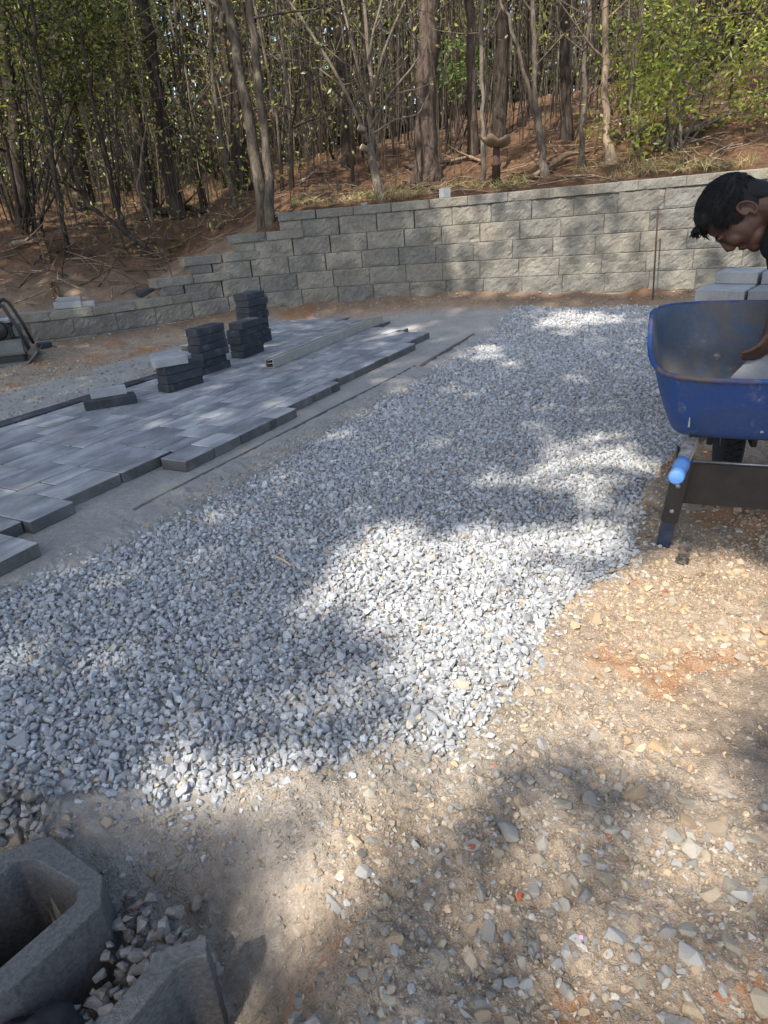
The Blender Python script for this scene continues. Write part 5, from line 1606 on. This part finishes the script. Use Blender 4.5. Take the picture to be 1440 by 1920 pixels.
# brush tangle on the left bank
for k in range(14):
    r = random.Random(950 + k)
    p = Vector(on_terrain(r.uniform(60, 330), r.uniform(470, 545), 7.9)); mb = MB()
    p.z += .01
    branchy(mb, p, Vector((r.gauss(0, 1), r.gauss(0, .4), r.uniform(.1, .5))), r.uniform(.5, 1.1), .012, 2, r, [], 4, 0)
    tag(mb.build('brush_twig', M['bark_grey'], None, True), 'bare twig in the brush tangle on the dark left bank', 'twig', 'twigs on the left bank')
# rusty pedestal with a leaf-shaped bowl behind the wall
pb = on_terrain(930, 357)
pd = empty('pedestal', (pb[0], pb[1], zg1(pb[0], pb[1]) - .03))
tag(pd, 'rusty brown pedestal with a scalloped bowl behind the wall', 'pedestal')
scp = np.linalg.norm(pb - CAM) / F
hgt = 68 * scp
MB().tube([(0, 0, 0), (0, 0, hgt * .55), (0, 0, hgt * .56), (0, 0, hgt * .60), (0, 0, hgt * .62), (0, 0, hgt * .95)], [.052, .050, .060, .060, .043, .040], 14).build('post', M['rebar'], pd, True)
M['bowl'] = mat_simple('rusty_bowl', (.22, .16, .10), .8, .4, 14, .3)
rings = []
for k, (rr_, zz_) in enumerate(((.03, .0), (.09, .01), (.15, .05), (.19, .10), (.185, .105), (.14, .06), (.08, .025), (.02, .02))):
    rings.append([(rr_ * (1 + .10 * math.cos(6 * a)) * math.cos(a) * 1.05, rr_ * (1 + .10 * math.cos(6 * a)) * math.sin(a), zz_ + (.03 * math.cos(6 * a) * (rr_ / .19) ** 2) - .12 * rr_ * math.cos(a)) for a in np.linspace(0, 2 * math.pi, 36, endpoint=False)])
o = MB().loft(rings, cap0=True, cap1=True).build('bowl', M['bowl'], pd, True); o.location = (0, 0, hgt * .95 - .005)

# ------------------------------------------------------------------ unseen trees behind the photographer, their leaves laid out to cast a set shade pattern
LIT = [([(560, 1010), (700, 985), (860, 975), (1010, 990), (1180, 960), (1230, 1040), (1440, 1010), (1500, 1010), (1500, 1470), (1300, 1470), (1120, 1350), (960, 1430), (830, 1440), (720, 1380), (760, 1290), (700, 1200), (610, 1110)], .02),
       ([(860, 1060), (980, 1040), (1120, 1050), (1130, 1100), (960, 1115)], .55),
       ([(150, 1400), (420, 1360), (620, 1400), (640, 1480), (300, 1560), (150, 1520)], .38),
       ([(340, 1560), (640, 1480), (820, 1400), (960, 1430), (1120, 1350), (1300, 1470), (1500, 1460), (1500, 1930), (1000, 1960), (930, 1800), (700, 1780), (470, 1780), (400, 1650)], .56),
       ([(400, 1960), (430, 1850), (560, 1840), (730, 1800), (800, 1782), (900, 1790), (980, 1840), (1010, 1960)], .97),  # leaves clustered for this patch imitate the photographer's shadow
       ([(930, 950), (1010, 830), (1120, 790), (1240, 770), (1250, 870), (1150, 930)], .22),
       ([(1000, 600), (1100, 596), (1190, 610), (1120, 622), (1000, 620)], .05),
       ([(690, 640), (760, 612), (800, 616), (760, 632), (700, 650)], .1),
       ([(560, 640), (600, 628), (620, 634), (570, 650)], .3),
       ([(840, 660), (930, 640), (960, 655), (860, 690)], .4)]
def shade_density(x, y):
    """leaf cover laid out to shade this ground point: 1 = closed, 0 = open"""
    u_, v_ = uv(x, y)
    D = np.where(v_ < -2.35, .985, .975)
    D = np.where((x > 1.35) & (x < 2.4) & (y > 2.35) & (y < 3.7), .985, D)
    D = np.where((x < -1.0) & (y - wy(x) > -1.6), .97, D)
    px, py, zz = project(np.stack([x, y, np.zeros_like(x)], -1))
    D = np.where((zz > 0) & inpoly(px, py, [(-200, 1550), (230, 1590), (330, 1640), (440, 1750), (450, 1960), (-200, 1960)]), .99, D)  # denser leaves stand in for the photographer's shadow on the trench corner
    for poly, v in LIT:
        D = np.where((zz > 0) & inpoly(px, py, poly) & ~((x > 1.35) & (x < 2.4) & (y > 2.35) & (y < 3.7)), v, D)
    # the wall and the slope behind it stand in patchier light towards the right
    D = np.where(y - wy(x) > .0, np.where(x < 1.1, .97, .55), D)
    D = np.where((y - wy(x) > .0) & (y - wy(x) < 1.0) & (x > 1.35) & (x < 2.6), .12, D)
    D = np.where((y - wy(x) > .0) & (y - wy(x) < 1.3) & (x > 2.6), .55, D)
    D = np.where((y - wy(x) > 1.2) & (x > 4.0), D * .6, D)
    D = np.where((y - wy(x) > .7) & (y - wy(x) < 1.5) & (x > 3.2), .05, D)
    D = np.where((y - wy(x) > 1.4), np.where(fbm(x * .8, y * .8, 3, 123) > np.where(x < -1, .57, .44), .05, np.where(x < -1, .96, .80)), D)
    return D
r6 = np.random.default_rng(66)
x, y = jitter_grid(-7, 8.5, -1.5, 17, .105, r6)
D = shade_density(x + r6.normal(0, .06, len(x)), y + r6.normal(0, .07, len(x)))
nz = fbm(x * 3.1, y * 3.1, 3, 131)
k = r6.random(len(x)) < np.clip(D + (nz - .45) * np.where(y - wy(x) < 0, .25, .7) * (D > .05) * (D < .9), 0, 1)
x, y = x[k], y[k]; D = D[k]
hgt_ = 8.0 + 5.5 * vnoise(x * .35, y * .35, 71) + r6.uniform(-.7, .7, len(x))
Lp = np.stack([x, y, np.zeros_like(x)], 1) + S[None] * (hgt_ / S[2])[:, None]
T = [(-6.8, -5.2), (-3.4, -7.6), (-9.2, -1.6), (-1.0, -6.0), (-6.0, 1.2), (2.8, -4.6), (-10.5, 3.5), (-1.5, 4.0)]
T = [(-6.8, -5.2), (-3.4, -7.6), (-9.2, -1.6), (-1.0, -6.4), (-7.4, 2.0), (2.8, -4.6), (-10.8, 4.0)]
Ta = np.array(T)
own = np.argmin(((Lp[:, None, :2] - Ta[None]) ** 2).sum(-1), 1)
desc = ['nearest behind the photographer on the left', 'straight behind the photographer', 'far out to the left of the yard', 'just behind the photographer', 'left of the patio outside the view', 'behind the photographer on the right', 'left of the patio near the low wall']
for i, (tx, ty) in enumerate(T):
    z = zg1(tx, ty)
    root = empty('unseen_shade_tree', (tx, ty, z)); tag(root, 'tall leafy tree ' + desc[i] + ' with leaves laid out to shade the yard', 'tree', 'unseen tall trees around the yard')
    me_ = np.nonzero(own == i)[0]
    if len(me_) == 0: me_ = np.array([0])
    mb = MB(); r = random.Random(300 + i)
    topz = 7.0
    mb.tube([(0, 0, -.2), (.05, 0, 1.5), (r.gauss(0, .1), r.gauss(0, .1), 4), (r.gauss(0, .15), r.gauss(0, .15), topz)], [.26, .2, .17, .13], 10)
    for q in range(26):
        tgt = Vector(Lp[me_[r.randrange(len(me_))]]) - Vector((tx, ty, z))
        s0 = Vector((0, 0, r.uniform(5, topz)))
        mid_ = s0.lerp(tgt, .5) + Vector((r.gauss(0, .25), r.gauss(0, .25), .3))
        mb.tube([s0, mid_, tgt], [.045, .028, .008], 5, False)
    mb.build('trunk', M['bark_grey'], root, True)
    n_ = len(me_)
    big_ = np.where(D[me_] > .9, 1.5, np.where(D[me_] > .6, 1.05, .85))
    c = leaf_mesh('crown', Lp[me_] - np.array([tx, ty, z]), r6.uniform(.17, .30, n_) * big_, r6.uniform(.12, .19, n_) * big_, pal_cols(n_, SPRING + EVER, r6), r6)
    obj('crown', c, root)
print('GRAVEL', NGRAV, 'DIRT', len(dx), 'LEAVES', len(Lp))
